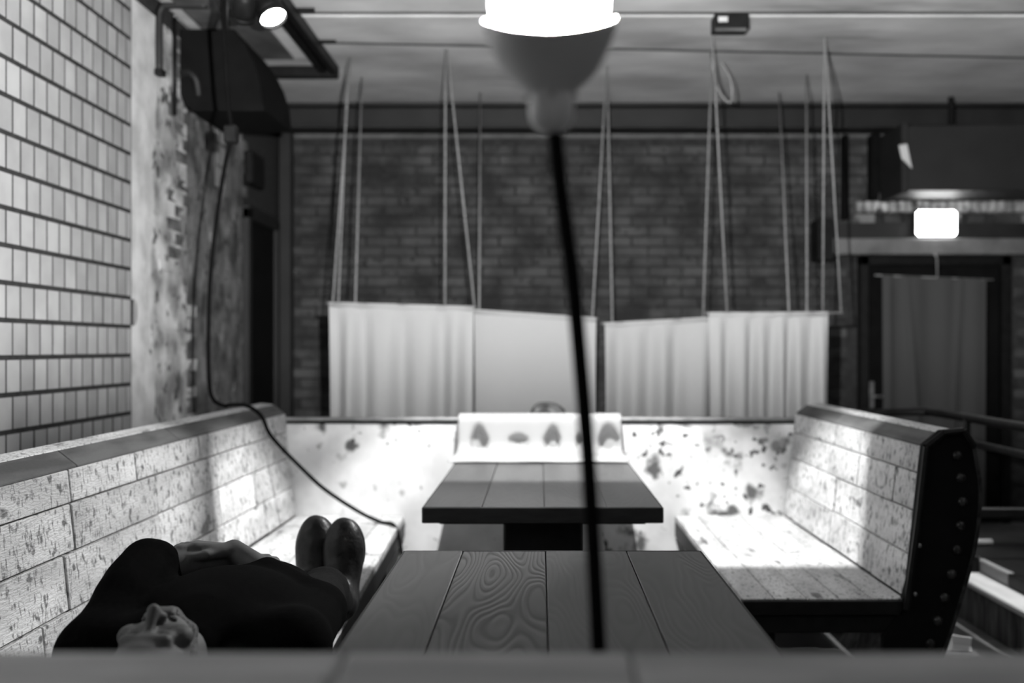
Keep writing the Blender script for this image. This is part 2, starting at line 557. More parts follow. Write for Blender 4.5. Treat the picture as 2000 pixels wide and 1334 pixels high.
# ---- left wall with glazed tiles and a stripped brick stretch
wl = structure(box('wall_left', XW - 0.3, XW, -1.5, YB + 0.3, 0, CEIL + 0.3, M['grout']))
structure(box('wall_right', XR, XR + 0.2, -1.5, YB + 0.3, 0, CEIL + 0.3, M['mortar_b']))
structure(box('wall_behind', XW - 0.3, XR + 0.2, -1.7, -1.5, 0, CEIL + 0.3, M['mortar_b']))

TP, TW = 0.138, 0.1125


def tile_mesh():
    bm = bmesh.new(); add_box(bm, -0.004, 0.0035, -TW / 2 + 0.0058, TW / 2 - 0.0058, -TP / 2 + 0.0095, TP / 2 - 0.0095)
    bmesh.ops.recalc_face_normals(bm, faces=bm.faces[:])
    me = bpy.data.meshes.new('tile'); bm.to_mesh(me); bm.free(); me.materials.append(M['tile']); me.materials.append(M['grout'])
    for p in me.polygons:
        if abs(p.normal.x) < 0.5: p.material_index = 1     # unglazed edges
    return me


TM = tile_mesh()
far_bm = bmesh.new()
YT1 = 5.29
z_line = 1.413
for row in range(-6, 13):
    zc = z_line + (row + 0.5) * TP
    if zc > CEIL - 0.04: continue
    off = (0.5 * TW if row % 2 else 0.0) + random.uniform(-0.012, 0.012)
    y = YT1 + off * 0 - TW / 2
    k = 0
    first = True
    y_edge = YT1
    width0 = TW * (0.55 if row % 2 else 1.0)
    while y_edge > 1.6:
        wd = width0 if first else TW
        yc = y_edge - wd / 2
        if yc > 3.55 and zc > 0.72:
            o = link('tile', TM, None, wl)
            o.location = (XW + random.uniform(-0.0006, 0.0008), yc, zc)
            o.scale = (1, wd / TW, 1)
        elif zc > 0.72:
            add_box(far_bm, XW - 0.004, XW + 0.0035, yc - wd / 2 + 0.0042, yc + wd / 2 - 0.0042, zc - TP / 2 + 0.0085, zc + TP / 2 - 0.0085)
        y_edge -= wd
        first = False
tf = tag(from_bm('tile_field', far_bm, M['tile'], wl), kind='stuff')
tf.data.materials.append(M['grout'])
for p in tf.data.polygons:
    if abs(p.normal.x) < 0.5: p.material_index = 1
# one tile with a rounded end standing proud of the row ends
bm = bmesh.new()
poly = []
for k in range(13):
    a = -math.pi / 2 + math.pi * k / 12
    poly.append((YT1 + 0.012 + 0.045 * math.cos(a), z_line + TP / 2 + 0.063 * math.sin(a)))
poly += [(YT1 + 0.002, z_line + TP / 2 + 0.063), (YT1 + 0.002, z_line + TP / 2 - 0.063)]
va = [bm.verts.new((XW, y, z)) for y, z in poly]; vb = [bm.verts.new((XW + 0.015, y, z)) for y, z in poly]
bm.faces.new(va); bm.faces.new(vb[::-1])
for i in range(len(poly)):
    bm.faces.new((va[i], vb[i], vb[(i + 1) % len(poly)], va[(i + 1) % len(poly)]))
bt_ = from_bm('bullnose_tile', bm, M['tile'], wl)
bt_.data.materials.append(M['grout'])
for p in bt_.data.polygons:
    if abs(p.normal.x) < 0.5: p.material_index = 1

# plaster edge beside the tiles, then pale bricks
bm = bmesh.new()
rng = random.Random(3)
zz = 0.6
prev = 5.62
while zz < CEIL - 0.15:
    e = min(max(prev + rng.uniform(-0.05, 0.05), 5.5), 5.72)
    hexa(bm, [(XW, YT1 + 0.01, zz), (XW + 0.006, YT1 + 0.004, zz), (XW + 0.010, prev, zz), (XW, prev, zz),
              (XW, YT1 + 0.01, zz + 0.1), (XW + 0.006, YT1 + 0.004, zz + 0.1), (XW + 0.010, e, zz + 0.1), (XW, e, zz + 0.1)])
    prev = e; zz += 0.1
from_bm('plaster_patch', bm, M['plaster'], wl)


def brick_meshes(n, ln, ht, dp, m, axis):
    out = []
    for i in range(n):
        bm = bmesh.new()
        if axis == 'y': add_box(bm, -0.02, dp, -ln / 2, ln / 2, -ht / 2, ht / 2)
        else: add_box(bm, -ln / 2, ln / 2, -dp, 0.02, -ht / 2, ht / 2)
        bevel(bm, 0.006)
        for v in bm.verts:
            v.co += Vector((random.uniform(-1, 1), random.uniform(-1, 1), random.uniform(-1, 1))) * 0.0035
        bmesh.ops.recalc_face_normals(bm, faces=bm.faces[:])
        me = bpy.data.meshes.new('brick'); bm.to_mesh(me); bm.free(); me.materials.append(m); out.append(me)
    return out


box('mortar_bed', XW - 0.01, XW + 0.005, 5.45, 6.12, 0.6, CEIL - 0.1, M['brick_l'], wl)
box('mortar_bed', XW - 0.01, XW + 0.005, 6.12, 7.26, 0.6, CEIL - 0.1, M['brick_dark'], wl)
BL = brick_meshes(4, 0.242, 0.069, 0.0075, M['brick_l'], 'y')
BR = brick_meshes(4, 0.242, 0.069, 0.0075, M['brick_dark'], 'y')
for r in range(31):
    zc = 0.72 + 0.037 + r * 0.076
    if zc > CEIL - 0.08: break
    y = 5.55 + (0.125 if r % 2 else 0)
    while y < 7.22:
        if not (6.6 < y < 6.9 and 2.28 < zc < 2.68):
            o = link('brick', random.choice(BL if y + 0.12 < (6.08 if zc < 1.6 else 5.8) + random.uniform(0, 0.2) else BR), None, wl)  # paler bricks up to an uneven edge, darker ones beyond
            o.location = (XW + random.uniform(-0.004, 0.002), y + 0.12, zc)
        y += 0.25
for i in range(3):      # a few tiles that never came off
    for j in range(2):
        o = link('tile', TM, None, wl)
        o.location = (XW + 0.008, 6.68 + j * TW, 2.35 + i * TP)

# doorway in the left wall near the corner
d2 = structure(box('door_2', XW - 0.01, XW + 0.02, 7.34, 8.06, 0, 2.17, M['black_matt']))
for y0, y1 in ((7.27, 7.34), (8.06, 8.12)):
    box('door_frame', XW, XW + 0.05, y0, y1, 0, 2.24, M['duct'], d2, 0.005)
box('door_frame', XW, XW + 0.05, 7.27, 8.12, 2.17, 2.26, M['beam'], d2, 0.005)
structure(box('trim_1', XW + 0.03, XW + 0.12, 8.17, 8.27, 0, 2.92, M['beam'], None, 0.004))

# ---- back wall of dark painted bricks
wb = structure(box('wall_back', XW - 0.3, XR + 0.2, YB, YB + 0.3, 0, CEIL + 0.3, M['mortar_b']))
DX0, DX1, DZ = 2.39, 3.52, 2.00     # door opening
spots = []
for r in range(30):
    zc = 0.66 + r * 0.0765
    x = XW + 0.16 + (0.125 if r % 2 else 0)
    while x < XR - 0.1:
        inside_door = DX0 - 0.1 < x < DX1 + 0.1 and zc < 2.02
        hid = zc > 2.0 and 2.2 < x
        if not inside_door and zc < 2.87:
            px = CX + x / 8.3 * F; py = CY - (zc - CAMZ) / 8.3 * F
            seen = -50 < px < 2040 and not (640 < px < 1620 and py > 600) and py < 815
            spots.append((0 if seen and not hid else (1 if seen else 2), abs(x - 0.3), x, zc))
        x += 0.25
spots.sort()
BB = brick_meshes(5, 0.238, 0.066, 0.012, M['brick_b'], 'x')
rest = bmesh.new()
for i, (_, _, x, zc) in enumerate(spots):
    jit = random.uniform(-0.003, 0.004)
    if i < 300:
        o = link('brick', random.choice(BB), None, wb)
        o.location = (x, YB + jit, zc)
    else:
        add_box(rest, x - 0.119, x + 0.119, YB - 0.012 + jit, YB + 0.02, zc - 0.033, zc + 0.033)
tag(from_bm('brick_field', rest, M['brick_b'], wb), kind='stuff')
box('plaster_strip', XW + 0.1, 2.65, YB - 0.018, YB + 0.02, 2.89, 2.985, M['strip'], wb, 0.004)
# steel beam under the ceiling in front of the back wall
bt = structure(empty('trim_2', (0, 8.0, 2.91), None, None))
box('beam_web', XW, XR, 8.06, 8.10, 2.93, CEIL - 0.01, M['beam'], bt)
box('beam_flange', XW, XR, 7.97, 8.19, 2.905, 2.93, M['beam'], bt, 0.004)
box('beam_flange', XW, XR, 7.97, 8.19, CEIL - 0.035, CEIL - 0.012, M['beam'], bt, 0.004)

# ---- door at the right of the back wall
d1 = structure(empty('door_1', (2.95, YB, 0), None, None))
box('door_leaf', DX0 + 0.06, DX1 - 0.06, YB - 0.02, YB + 0.02, 0.0, DZ - 0.06, M['black_matt'], d1)
for x0, x1 in ((DX0, DX0 + 0.07), (DX1 - 0.07, DX1)):
    box('door_frame', x0, x1, YB - 0.08, YB + 0.02, 0, DZ, M['black'], d1, 0.006)
box('door_frame', DX0, DX1, YB - 0.08, YB + 0.02, DZ - 0.07, DZ, M['black'], d1, 0.006)
hp = box('handle_plate', 2.46, 2.51, YB - 0.035, YB - 0.018, 0.86, 1.06, M['pipe'], d1, 0.004)
tube('lever', smooth_path([(2.485, YB - 0.03, 0.95), (2.485, YB - 0.08, 0.95), (2.52, YB - 0.09, 0.95), (2.62, YB - 0.09, 0.95)], 4), 0.010, M['pipe'], hp)

# lintel: an old steel girder over the door
lt = structure(empty('trim_3', (2.95, 8.1, 2.0), None, None))
box('girder_web', 2.05, 3.95, 8.17, 8.28, 2.12, 2.24, M['beam'], lt)
box('girder_face', 2.12, 3.95, 8.10, 8.28, 2.00, 2.12, M['lintel'], lt, 0.008)
box('girder_end', 2.03, 2.15, 8.06, 8.28, 1.95, 2.26, M['black'], lt, 0.01)
# soldier course of bricks above the girder
for i in range(24):
    if i == 23: break
    o = box('soldier_brick', 2.36 + i * 0.062, 2.36 + i * 0.062 + 0.050, 8.20 + random.uniform(-0.01, 0.01), 8.31, 2.325, 2.405, M['brick_l'], lt, 0.006)
for i in range(7):
    box('loose_brick', 2.36 + i * 0.21, 2.36 + i * 0.21 + random.uniform(0.13, 0.19), 8.24, 8.31, 2.245, 2.315, M['brick_b'] if i % 3 else M['brick_l'], lt, 0.006)

# ---- low plastered wall closing the booth
YL = 5.80
lw = structure(box('wall_low', -1.42, 1.46, YL, YL + 0.12, 0, 0.912, M['stain'], None, 0.004))
box('top_rail', -1.42, 1.46, YL - 0.006, YL + 0.126, 0.912, 0.926, M['black_matt'], lw, 0.003)
box('top_board', -1.42, 1.46, YL + 0.02, YL + 0.11, 0.926, 0.94, M['cap'], lw, 0.003)

# ================================================================ BENCHES
ROWS = [0.432, 0.583, 0.736, 0.87, 0.966]


def back_x(z):
    return 1.285 + (z - 0.43) / (0.966 - 0.43) * 0.058


OUT = [(1.345, 0.968), (1.404, 1.014), (1.470, 1.022), (1.508, 0.968), (1.531, 0.806), (1.514, 0.626), (1.468, 0.446), (1.414, 0.275), (1.35, 0.10), (1.31, 0.03)]


def bench(name, label, s, y0, y1, seat_edge, blen, nseat, seatsplit):
    rb = random.Random(11 if s > 0 else 5)
    t = empty(name, (s * 1.0, (y0 + y1) / 2, 0), label, 'bench', None)
    # backrest boards
    for r, (z0, z1) in enumerate(zip(ROWS, ROWS[1:])):
        y = y0 + 0.02
        ln = blen * rb.uniform(0.35, 1.0)
        while y < y1 - 0.01:
            e = min(y + ln, y1 - 0.003)
            if y1 - e < 0.15: e = y1 - 0.003
            g = 0.0028; gy = rb.choice([0.002, 0.004, 0.008])
            pr = rb.uniform(-0.003, 0.004)
            a, b = back_x(z0 + g) - pr, back_x(z1 - g) - pr
            c = [(s * a, y + gy, z0 + g), (s * (a + 0.03), y + gy, z0 + g), (s * (a + 0.03), e - gy, z0 + g), (s * a, e - gy, z0 + g),
                 (s * b, y + gy, z1 - g), (s * (b + 0.03), y + gy, z1 - g), (s * (b + 0.03), e - gy, z1 - g), (s * b, e - gy, z1 - g)]
            hexobj('back_board', c, M['wood'], t, 0.002)
            y = e
            ln = blen * rb.uniform(0.6, 1.15)
    # cap boards: inner chamfer, top, outer chamfer
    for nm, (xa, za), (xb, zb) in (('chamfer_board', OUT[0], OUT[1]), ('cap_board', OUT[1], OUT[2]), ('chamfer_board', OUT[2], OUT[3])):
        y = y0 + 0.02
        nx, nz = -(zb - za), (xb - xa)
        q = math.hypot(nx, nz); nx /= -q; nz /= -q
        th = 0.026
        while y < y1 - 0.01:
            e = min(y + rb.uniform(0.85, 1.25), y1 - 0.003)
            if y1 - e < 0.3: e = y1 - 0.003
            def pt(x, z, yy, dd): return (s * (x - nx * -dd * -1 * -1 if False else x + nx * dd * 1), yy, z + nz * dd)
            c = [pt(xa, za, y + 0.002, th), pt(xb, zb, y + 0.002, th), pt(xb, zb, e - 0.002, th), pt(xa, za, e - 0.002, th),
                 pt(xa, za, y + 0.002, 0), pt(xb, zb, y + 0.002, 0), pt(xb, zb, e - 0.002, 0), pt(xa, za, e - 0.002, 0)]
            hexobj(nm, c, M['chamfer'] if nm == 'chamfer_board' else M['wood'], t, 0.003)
            y = e
    # steel end frame at the near end: a black channel following the outline
    prof = [(1.27, 0.40), (1.268, 0.43)] + [(back_x(z) - 0.006, z) for z in (0.5, 0.7, 0.9)] + \
           [(OUT[0][0] - 0.006, OUT[0][1] + 0.004), (OUT[1][0] - 0.004, OUT[1][1] + 0.008), (OUT[2][0] + 0.002, OUT[2][1] + 0.008)] + \
           [(x + 0.004, z) for x, z in OUT[3:]] + [(1.20, 0.03), (1.20, 0.30)]
    extrude_poly('end_panel', [(s * x, z) for x, z in prof], y0 - 0.012, y0 + 0.018, M['black_matt'], t)
    bm = bmesh.new()
    rim = [(1.27, 0.40), (back_x(0.7) - 0.004, 0.7), (OUT[0][0] - 0.004, OUT[0][1] + 0.002), (OUT[1][0] - 0.002, OUT[1][1] + 0.004), (OUT[2][0], OUT[2][1] + 0.004), (OUT[3][0], OUT[3][1])]
    for (xa, za), (xb, zb) in zip(rim, rim[1:]):
        add_tube(bm, [(s * (xa + 0.008), y0 - 0.018, za - 0.004), (s * (xb + 0.008), y0 - 0.018, zb - 0.004)], 0.012, 6)
    from_bm('end_trim', bm, M['black'], t)
    # curved riveted steel shell behind the boards
    arc = [Vector((x, 0, z)) for x, z in OUT[3:]]
    arc = smooth_path(arc, 4)
    bm = bmesh.new()
    n = len(arc)
    A = [bm.verts.new((s * p.x, y0, p.z)) for p in arc]; B = [bm.verts.new((s * p.x, y1, p.z)) for p in arc]
    C_ = [bm.verts.new((s * (p.x - 0.012), y0, p.z)) for p in arc]; D_ = [bm.verts.new((s * (p.x - 0.012), y1, p.z)) for p in arc]
    for i in range(n - 1):
        bm.faces.new((A[i], A[i + 1], B[i + 1], B[i])); bm.faces.new((C_[i], D_[i], D_[i + 1], C_[i + 1]))
        bm.faces.new((A[i], C_[i], C_[i + 1], A[i + 1])); bm.faces.new((B[i], B[i + 1], D_[i + 1], D_[i]))
    sh = from_bm('steel_shell', bm, M['steel'], t, smooth=True)
    # rim band on the shell's near edge with studs
    bm = bmesh.new()
    for i in range(n - 1):
        p, q = arc[i], arc[i + 1]
        hexa(bm, [(s * p.x, y0 - 0.015, p.z), (s * (p.x + 0.014), y0 - 0.015, p.z), (s * (p.x + 0.014), y0 + 0.09, p.z), (s * p.x, y0 + 0.09, p.z),
                  (s * q.x, y0 - 0.015, q.z), (s * (q.x + 0.014), y0 - 0.015, q.z), (s * (q.x + 0.014), y0 + 0.09, q.z), (s * q.x, y0 + 0.09, q.z)])
    rb_ = from_bm('rim_band', bm, M['steel'], t)
    st = [(0.013, -0.004), (0.013, 0.004), (0.009, 0.011), (0.0, 0.014)]
    for i in range(13):
        f = i / 12 * (n - 1) * 0.93 + 0.8
        j = min(int(f), n - 2)
        p = arc[j].lerp(arc[j + 1], f - j)
        lathe('stud', st, (s * (p.x + 0.012), y0 + 0.02, p.z), (s, 0, 0.05), M['steel'], rb_, 10)
        lathe('rivet', [(0.017, -0.004), (0.017, 0.003), (0.012, 0.010), (0.0, 0.013)], (s * (p.x - 0.055), y0 - 0.012, p.z - 0.01), (0, -1, 0), M['steel'], t, 10)
    for (bx_, bz_) in ((1.335, 0.80), (1.325, 0.62), (1.31, 0.45)):
        lathe('bolt', [(0.008, -0.003), (0.008, 0.004), (0.0, 0.005)], (s * bx_, y0 - 0.012, bz_), (0, -1, 0), M['pipe'], t, 8)
    # seat boards
    for i in range(nseat):
        y = y0 + 0.0
        cuts = [y0 + 0.005] + seatsplit[i % len(seatsplit)] + [y1 - 0.003]
        for ya, yb in zip(cuts, cuts[1:]):
            def xs(f, yy):
                e = seat_edge(yy)
                return s * (e + (1.282 - e) * f)
            f0, f1 = i / nseat, (i + 1) / nseat
            dz = rb.uniform(-0.002, 0.002); g = 0.0022
            c = [(xs(f0, ya) + s * g, ya + 0.002, SEAT - 0.032), (xs(f1, ya) - s * g, ya + 0.002, SEAT - 0.032), (xs(f1, yb) - s * g, yb - 0.002, SEAT - 0.032), (xs(f0, yb) + s * g, yb - 0.002, SEAT - 0.032),
                 (xs(f0, ya) + s * g, ya + 0.002, SEAT + dz), (xs(f1, ya) - s * g, ya + 0.002, SEAT + dz), (xs(f1, yb) - s * g, yb - 0.002, SEAT + dz), (xs(f0, yb) + s * g, yb - 0.002, SEAT + dz)]
            hexobj('seat_board', c, M['wood'], t, 0.002)
    e0, e1 = seat_edge(y0), seat_edge(y1)
    hexobj('seat_rail', [(s * e0, y0, SEAT - 0.11), (s * (e0 + 0.04), y0, SEAT - 0.11), (s * (e1 + 0.04), y1 - .01, SEAT - 0.11), (s * e1, y1 - .01, SEAT - 0.11),
                         (s * e0, y0, SEAT - 0.034), (s * (e0 + 0.04), y0, SEAT - 0.034), (s * (e1 + 0.04), y1 - .01, SEAT - 0.034), (s * e1, y1 - .01, SEAT - 0.034)], M['black'], t)
    a, b = sorted((s * e0, s * 1.27))
    box('end_rail', a, b, y0 - 0.012, y0 + 0.03, SEAT - 0.055, SEAT - 0.004, M['black'], t, 0.003)
    box('end_rail', a, b, y0 + 0.004, y0 + 0.05, SEAT - 0.12, SEAT - 0.058, M['black'], t, 0.003)
    ny = 2 if y1 - y0 < 2.5 else 4
    for k in range(ny):
        yy = y0 + 0.12 + (y1 - y0 - 0.3) * k / (ny - 1)
        e = seat_edge(yy)
        a, b = sorted((s * (e + 0.08), s * (e + 0.14)))
        box('leg', a, b, yy, yy + 0.06, 0, SEAT - 0.034, M['black'], t, 0.004)
    return t


bench('booth_bench', 'short bleached-board bench with a black riveted steel end, beside the railing', 1, 3.86, YL,
      lambda y: 0.709, 0.62, 5, [[4.79], [4.77], [4.78], [4.765], [4.80]])
bench('booth_bench', 'long bleached-board bench along the tiled wall, a person lying on it', -1, 1.12, YL,
      lambda y: 0.712 - 0.130 * (YL - y) / (YL - 2.0), 0.66, 5, [[2.3, 3.6, 4.7], [2.0, 3.4, 4.8], [2.6, 3.9, 4.75], [2.2, 3.5, 4.7], [2.4, 3.7, 4.85]])

# near bench: the camera looks over its top board
t = empty('bench_back', (0, 1.0, 0), 'wooden bench back with a wide top board, standing across the near end of the booth', 'bench')
xs_ = [-1.45, -0.86, -0.185, 0.085, 0.49, 1.05, 1.6]
for a, b in zip(xs_, xs_[1:]):
    box('cap_board', a + 0.0012, b - 0.0012, 0.895, 1.052, 0.99, 1.02 + random.uniform(-0.0008, 0.0008), M['ledge'], t, 0.004)
for r in range(6):
    z0 = 0.06 + r * 0.155
    x = -1.4
    while x < 1.5:
        e = min(x + random.uniform(0.6, 1.0), 1.55)
        box('back_board', x + 0.002, e - 0.002, 1.015, 1.043, z0 + 0.002, z0 + 0.151, M['wood'], t, 0.002)
        x = e
for x in (-1.35, -0.45, 0.45, 1.45):
    box('post', x - 0.03, x + 0.03, 0.93, 1.013, 0, 0.99, M['black'], t, 0.004)


# ================================================================ TABLES
def table(label, y0, y1, xl, xr, fr, bold):
    t = empty('booth_table', ((xl + xr) / 2, (y0 + y1) / 2, 0), label, 'table')
    ed = [xl] + [xl + (xr - xl) * f for f in fr] + [xr]
    for i, (a, b) in enumerate(zip(ed, ed[1:])):
        box('plank', a + 0.0012, b - 0.0012, y0 + 0.008, y1 - 0.008, 0.737, 0.77 - (0.0, 0.0012, 0.0004, 0.0008)[i], M['tablegrain'] if i == bold else M['tabletop'], t, 0.002)
    box('edge_board', xl, xr, y0 - 0.004, y0 + 0.006, 0.716, 0.769, M['table_edge'], t, 0.002)
    box('edge_board', xl, xr, y1 - 0.006, y1 + 0.004, 0.716, 0.769, M['table_edge'], t, 0.002)
    for a in (xl - 0.004, xr - 0.006):
        box('edge_board', a, a + 0.010, y0, y1, 0.716, 0.769, M['table_edge'], t, 0.002)
    box('subframe', xl + 0.05, xr - 0.05, y0 + 0.08, y1 - 0.08, 0.70, 0.736, M['black'], t)
    c = (xl + xr) / 2
    box('pedestal', c - 0.14, c + 0.145, y0 + 0.18, y0 + 0.36, 0.03, 0.70, M['black'], t, 0.008)
    box('pedestal', c - 0.14, c + 0.145, y1 - 0.40, y1 - 0.22, 0.03, 0.70, M['black'], t, 0.008)
    box('foot', c - 0.3, c + 0.3, y0 + 0.15, y1 - 0.2, 0.0, 0.03, M['black'], t, 0.006)
    return t


table('plank table with a boldly figured second board, beside the lying person', 1.42, 2.94, -0.362, 0.427, (0.198, 0.477, 0.75), 1)
table('plank table with a white cloth over its end at the low plastered wall', 3.735, 5.69, -0.398, 0.415, (0.244, 0.507, 0.77), 9)

# white cloth hanging over the low wall and lying on the table end
prof = [(5.93, 0.86), (5.92, 0.945), (5.86, 0.957), (5.775, 0.955), (5.748, 0.938), (5.742, 0.88), (5.736, 0.83), (5.722, 0.798), (5.69, 0.784), (5.6, 0.7735), (5.45, 0.7735), (5.3, 0.7735), (5.16, 0.7735)]
pp = smooth_path([Vector((0, a, b)) for a, b in prof], 4)
bm = bmesh.new()
NX = 90
grid = []
for j, p in enumerate(pp):
    row = []
    f = j / (len(pp) - 1)
    amp = min(1.0, max(0.0, (0.935 - p.z) / 0.10)) if 5.66 < p.y < 5.80 else 0.0
    for i in range(NX + 1):
        u = i / NX
        x = -0.427 + 0.85 * u
        wv = math.sin(u * 31 + 1.2 * math.sin(u * 9)) * 0.6 + math.sin(u * 17 + 2) * 0.4
        dy = 0.13 * max(0.0, -wv - 0.95 + 1.05 * amp) * amp - 0.008 * amp * max(0.0, wv)
        dy = min(dy, 5.793 - p.y) if dy > 0 else dy
        lift = 0.0009 * math.sin(u * 19 + p.y * 7) if p.y < 5.65 else 0
        row.append(bm.verts.new((x + (0.01 if p.y < 5.3 else 0) * math.sin(p.y * 30), p.y + dy, p.z + lift + 0.002)))
    grid.append(row)
for j in range(len(grid) - 1):
    for i in range(NX):
        bm.faces.new((grid[j][i], grid[j][i + 1], grid[j + 1][i + 1], grid[j + 1][i]))
o = from_bm('draped_cloth', bm, M['drape'], None, smooth=True)
sol = o.modifiers.new('thick', 'SOLIDIFY'); sol.thickness = 0.003; sol.offset = 1
tag(o, 'white cloth draped from the low wall onto the end of the table', 'cloth')

# rounded mottled log behind the low wall
prims = [('cap', (0.045, 6.12, 0.06), (0.045, 6.12, 0.90), 0.105, 0.102), ('ell', (0.045, 6.12, 0.925), (0.103, 0.1, 0.08)), ('ell', (0.00, 6.10, 0.955), (0.04, 0.05, 0.05))]
o = sdf_obj('log_post', prims, 0.012, M['stone'], None, 0.03)
tag(o, 'dark mottled post with a rounded top rising behind the white cloth', 'post')

# ================================================================ HANGING CURTAINS
TIE = [
    ('curtain_1', 'white curtain panel at the end of the hanging row nearest the tiled wall', 643, 925, 592, 600, 6.50, 4.2,
     [((685, 112), 650), ((680, 112), 661), ((707, 150), 694), ((870, 95), 869), ((873, 95), 927)]),
    ('curtain_2', 'smooth white curtain panel with few folds hanging behind the rounded post', 926, 1164, 606, 622, 6.60, 1.2,
     [((938, 180), 936), ((1185, 128), 1157)]),
    ('curtain_3', 'low-hung white curtain panel next to the dark gap in the hanging row', 1181, 1386, 632, 621, 6.66, 3.2,
     [((1186, 128), 1196), ((1390, 112), 1373)]),
    ('curtain_4', 'deeply folded white curtain panel hanging nearest the dark door', 1384, 1617, 612, 611, 6.50, 5.6,
     [((1391, 64), 1420), ((1522, 180), 1541), ((1575, 145), 1576), ((1610, 70), 1607), ((1611, 70), 1643)]),
]
for nm, lab, xa, xb, ya, yb, d, folds, ties in TIE:
    rr = random.Random(nm)
    pa, pb = P(xa, ya, d), P(xb, yb, d)
    t = empty('hanging_curtain', ((pa.x + pb.x) / 2, d, 0.4), lab, 'curtain', None)
    ext = 0.085 if nm == 'curtain_4' else 0.015
    dirv = (pb - pa).normalized()
    tube('rod', [pa - dirv * 0.02, pb + dirv * ext], 0.006, M['cap'], t, 8)
    nx, nz = 110, 26
    zb = 0.42
    bm = bmesh.new(); G = []
    ph = [rr.uniform(0, 6.28) for _ in range(4)]
    for j in range(nz + 1):
        v = j / nz
        row = []
        for i in range(nx + 1):
            u = i / nx
            top = pa.lerp(pb, u)
            z = top.z + 0.006 + (zb - top.z) * v
            grow = min(1, 0.25 + v * 1.6)
            wv = math.sin(u * folds * 6.28 + ph[0] + 0.8 * math.sin(u * 7 + ph[1]) + 0.5 * v) + 0.2 * math.sin(u * folds * 1.7 * 6.28 + ph[2])
            amp = 0.042 * grow * (1.0 if folds > 2 else 0.35)
            x = top.x - 0.010 * math.sin(v * 3) * (u - 0.5)
            row.append(bm.verts.new((x, d - 0.008 - amp * wv * (0.35 if v < 0.04 else 1), z)))
        G.append(row)
    for j in range(nz):
        for i in range(nx):
            bm.faces.new((G[j][i], G[j][i + 1], G[j + 1][i + 1], G[j + 1][i]))
    c = from_bm('cloth', bm, M['cloth'], t, smooth=True)
    hem = bmesh.new()
    add_tube(hem, [pa + Vector((0, -0.004, -0.012)), pb + Vector((0, -0.004, -0.012))], 0.012, 8)
    from_bm('hem', hem, M['cloth'], c, smooth=True)
    for (cpx, cpy), bx_ in ties:
        top = on_ceil(cpx, cpy)
        f = (bx_ - xa) / (xb - xa)
        b_ = pa.lerp(pb, f)
        tube('cord', [top, b_], 0.0055, M['string'], t, 6)
    if nm == 'curtain_4':
        h = on_ceil(1390, 64)
        q = [P(1390, 118, h.y + 0.3), P(1398, 160, h.y + 0.3), P(1412, 190, h.y + 0.3), P(1426, 200, h.y + 0.3), P(1430, 185, h.y + 0.3), P(1425, 150, h.y + 0.3), P(1408, 122, h.y + 0.3)]
        tube('cord_tail', smooth_path([on_ceil(1388, 105)] + q, 5), 0.006, M['string'], t, 6)

# grey cloth hanging in the door at the right
t = empty('door_curtain', (2.9, 8.05, 0.1), 'dark grey cloth hanging from a thin stick in the doorway below the lit sign', 'curtain')
pa, pb = P(1722, 538, 8.05), P(1927, 546, 8.05)
dv = (pb - pa).normalized()
tube('rod', [pa - dv * 0.05, pb + dv * 0.05], 0.006, M['cap'], t)
bm = bmesh.new(); G = []
for j in range(31):
    v = j / 30; row = []
    for i in range(81):
        u = i / 80
        top = pa.lerp(pb, u)
        wv = math.sin(u * 22 + 1) * 0.5 * (1 - v * 0.4) + 0.9 * math.exp(-((u - 0.22 - v * 0.18) / 0.035) ** 2) + 0.8 * math.exp(-((u - 0.75 + v * 0.1) / 0.04) ** 2) + 0.5 * math.exp(-((u - 0.07) / 0.03) ** 2)
        row.append(bm.verts.new((top.x - 0.02 * v * (u - 0.5), 8.045 - 0.022 * wv * (1 if v > 0.02 else 0.3), top.z + 0.006 + (0.1 - top.z) * v)))
    G.append(row)
for j in range(30):
    for i in range(80):
        bm.faces.new((G[j][i], G[j][i + 1], G[j + 1][i + 1], G[j + 1][i]))
from_bm('cloth', bm, M['darkcloth'], t, smooth=True)
tube('cord', [pa.lerp(pb, 0.53), P(1830, 505, 8.05), (P(1830, 505, 8.05).x, 8.10, 2.01)], 0.005, M['string'], t, 6)

# ================================================================ LIT SIGN, DUCT, PIPES
t = empty('exit_sign', (2.92, 8.1, 2.13), 'brightly lit blank white sign box above the steel girder', 'sign')
a, b = P(1789, 411, 8.1), P(1868, 461, 8.1)
box('housing', a.x - 0.008, b.x + 0.008, 8.11, 8.17, b.z - 0.006, a.z + 0.006, M['black'], t, 0.006)
bm = bmesh.new(); add_box(bm, a.x, b.x, 8.082, 8.112, b.z, a.z)
bevel(bm, 0.018, 4)
from_bm('diffuser', bm, M['exit'], t, smooth=False)
box('bracket', 2.90, 2.94, 8.12, 8.3, 2.10, 2.14, M['black'], t)

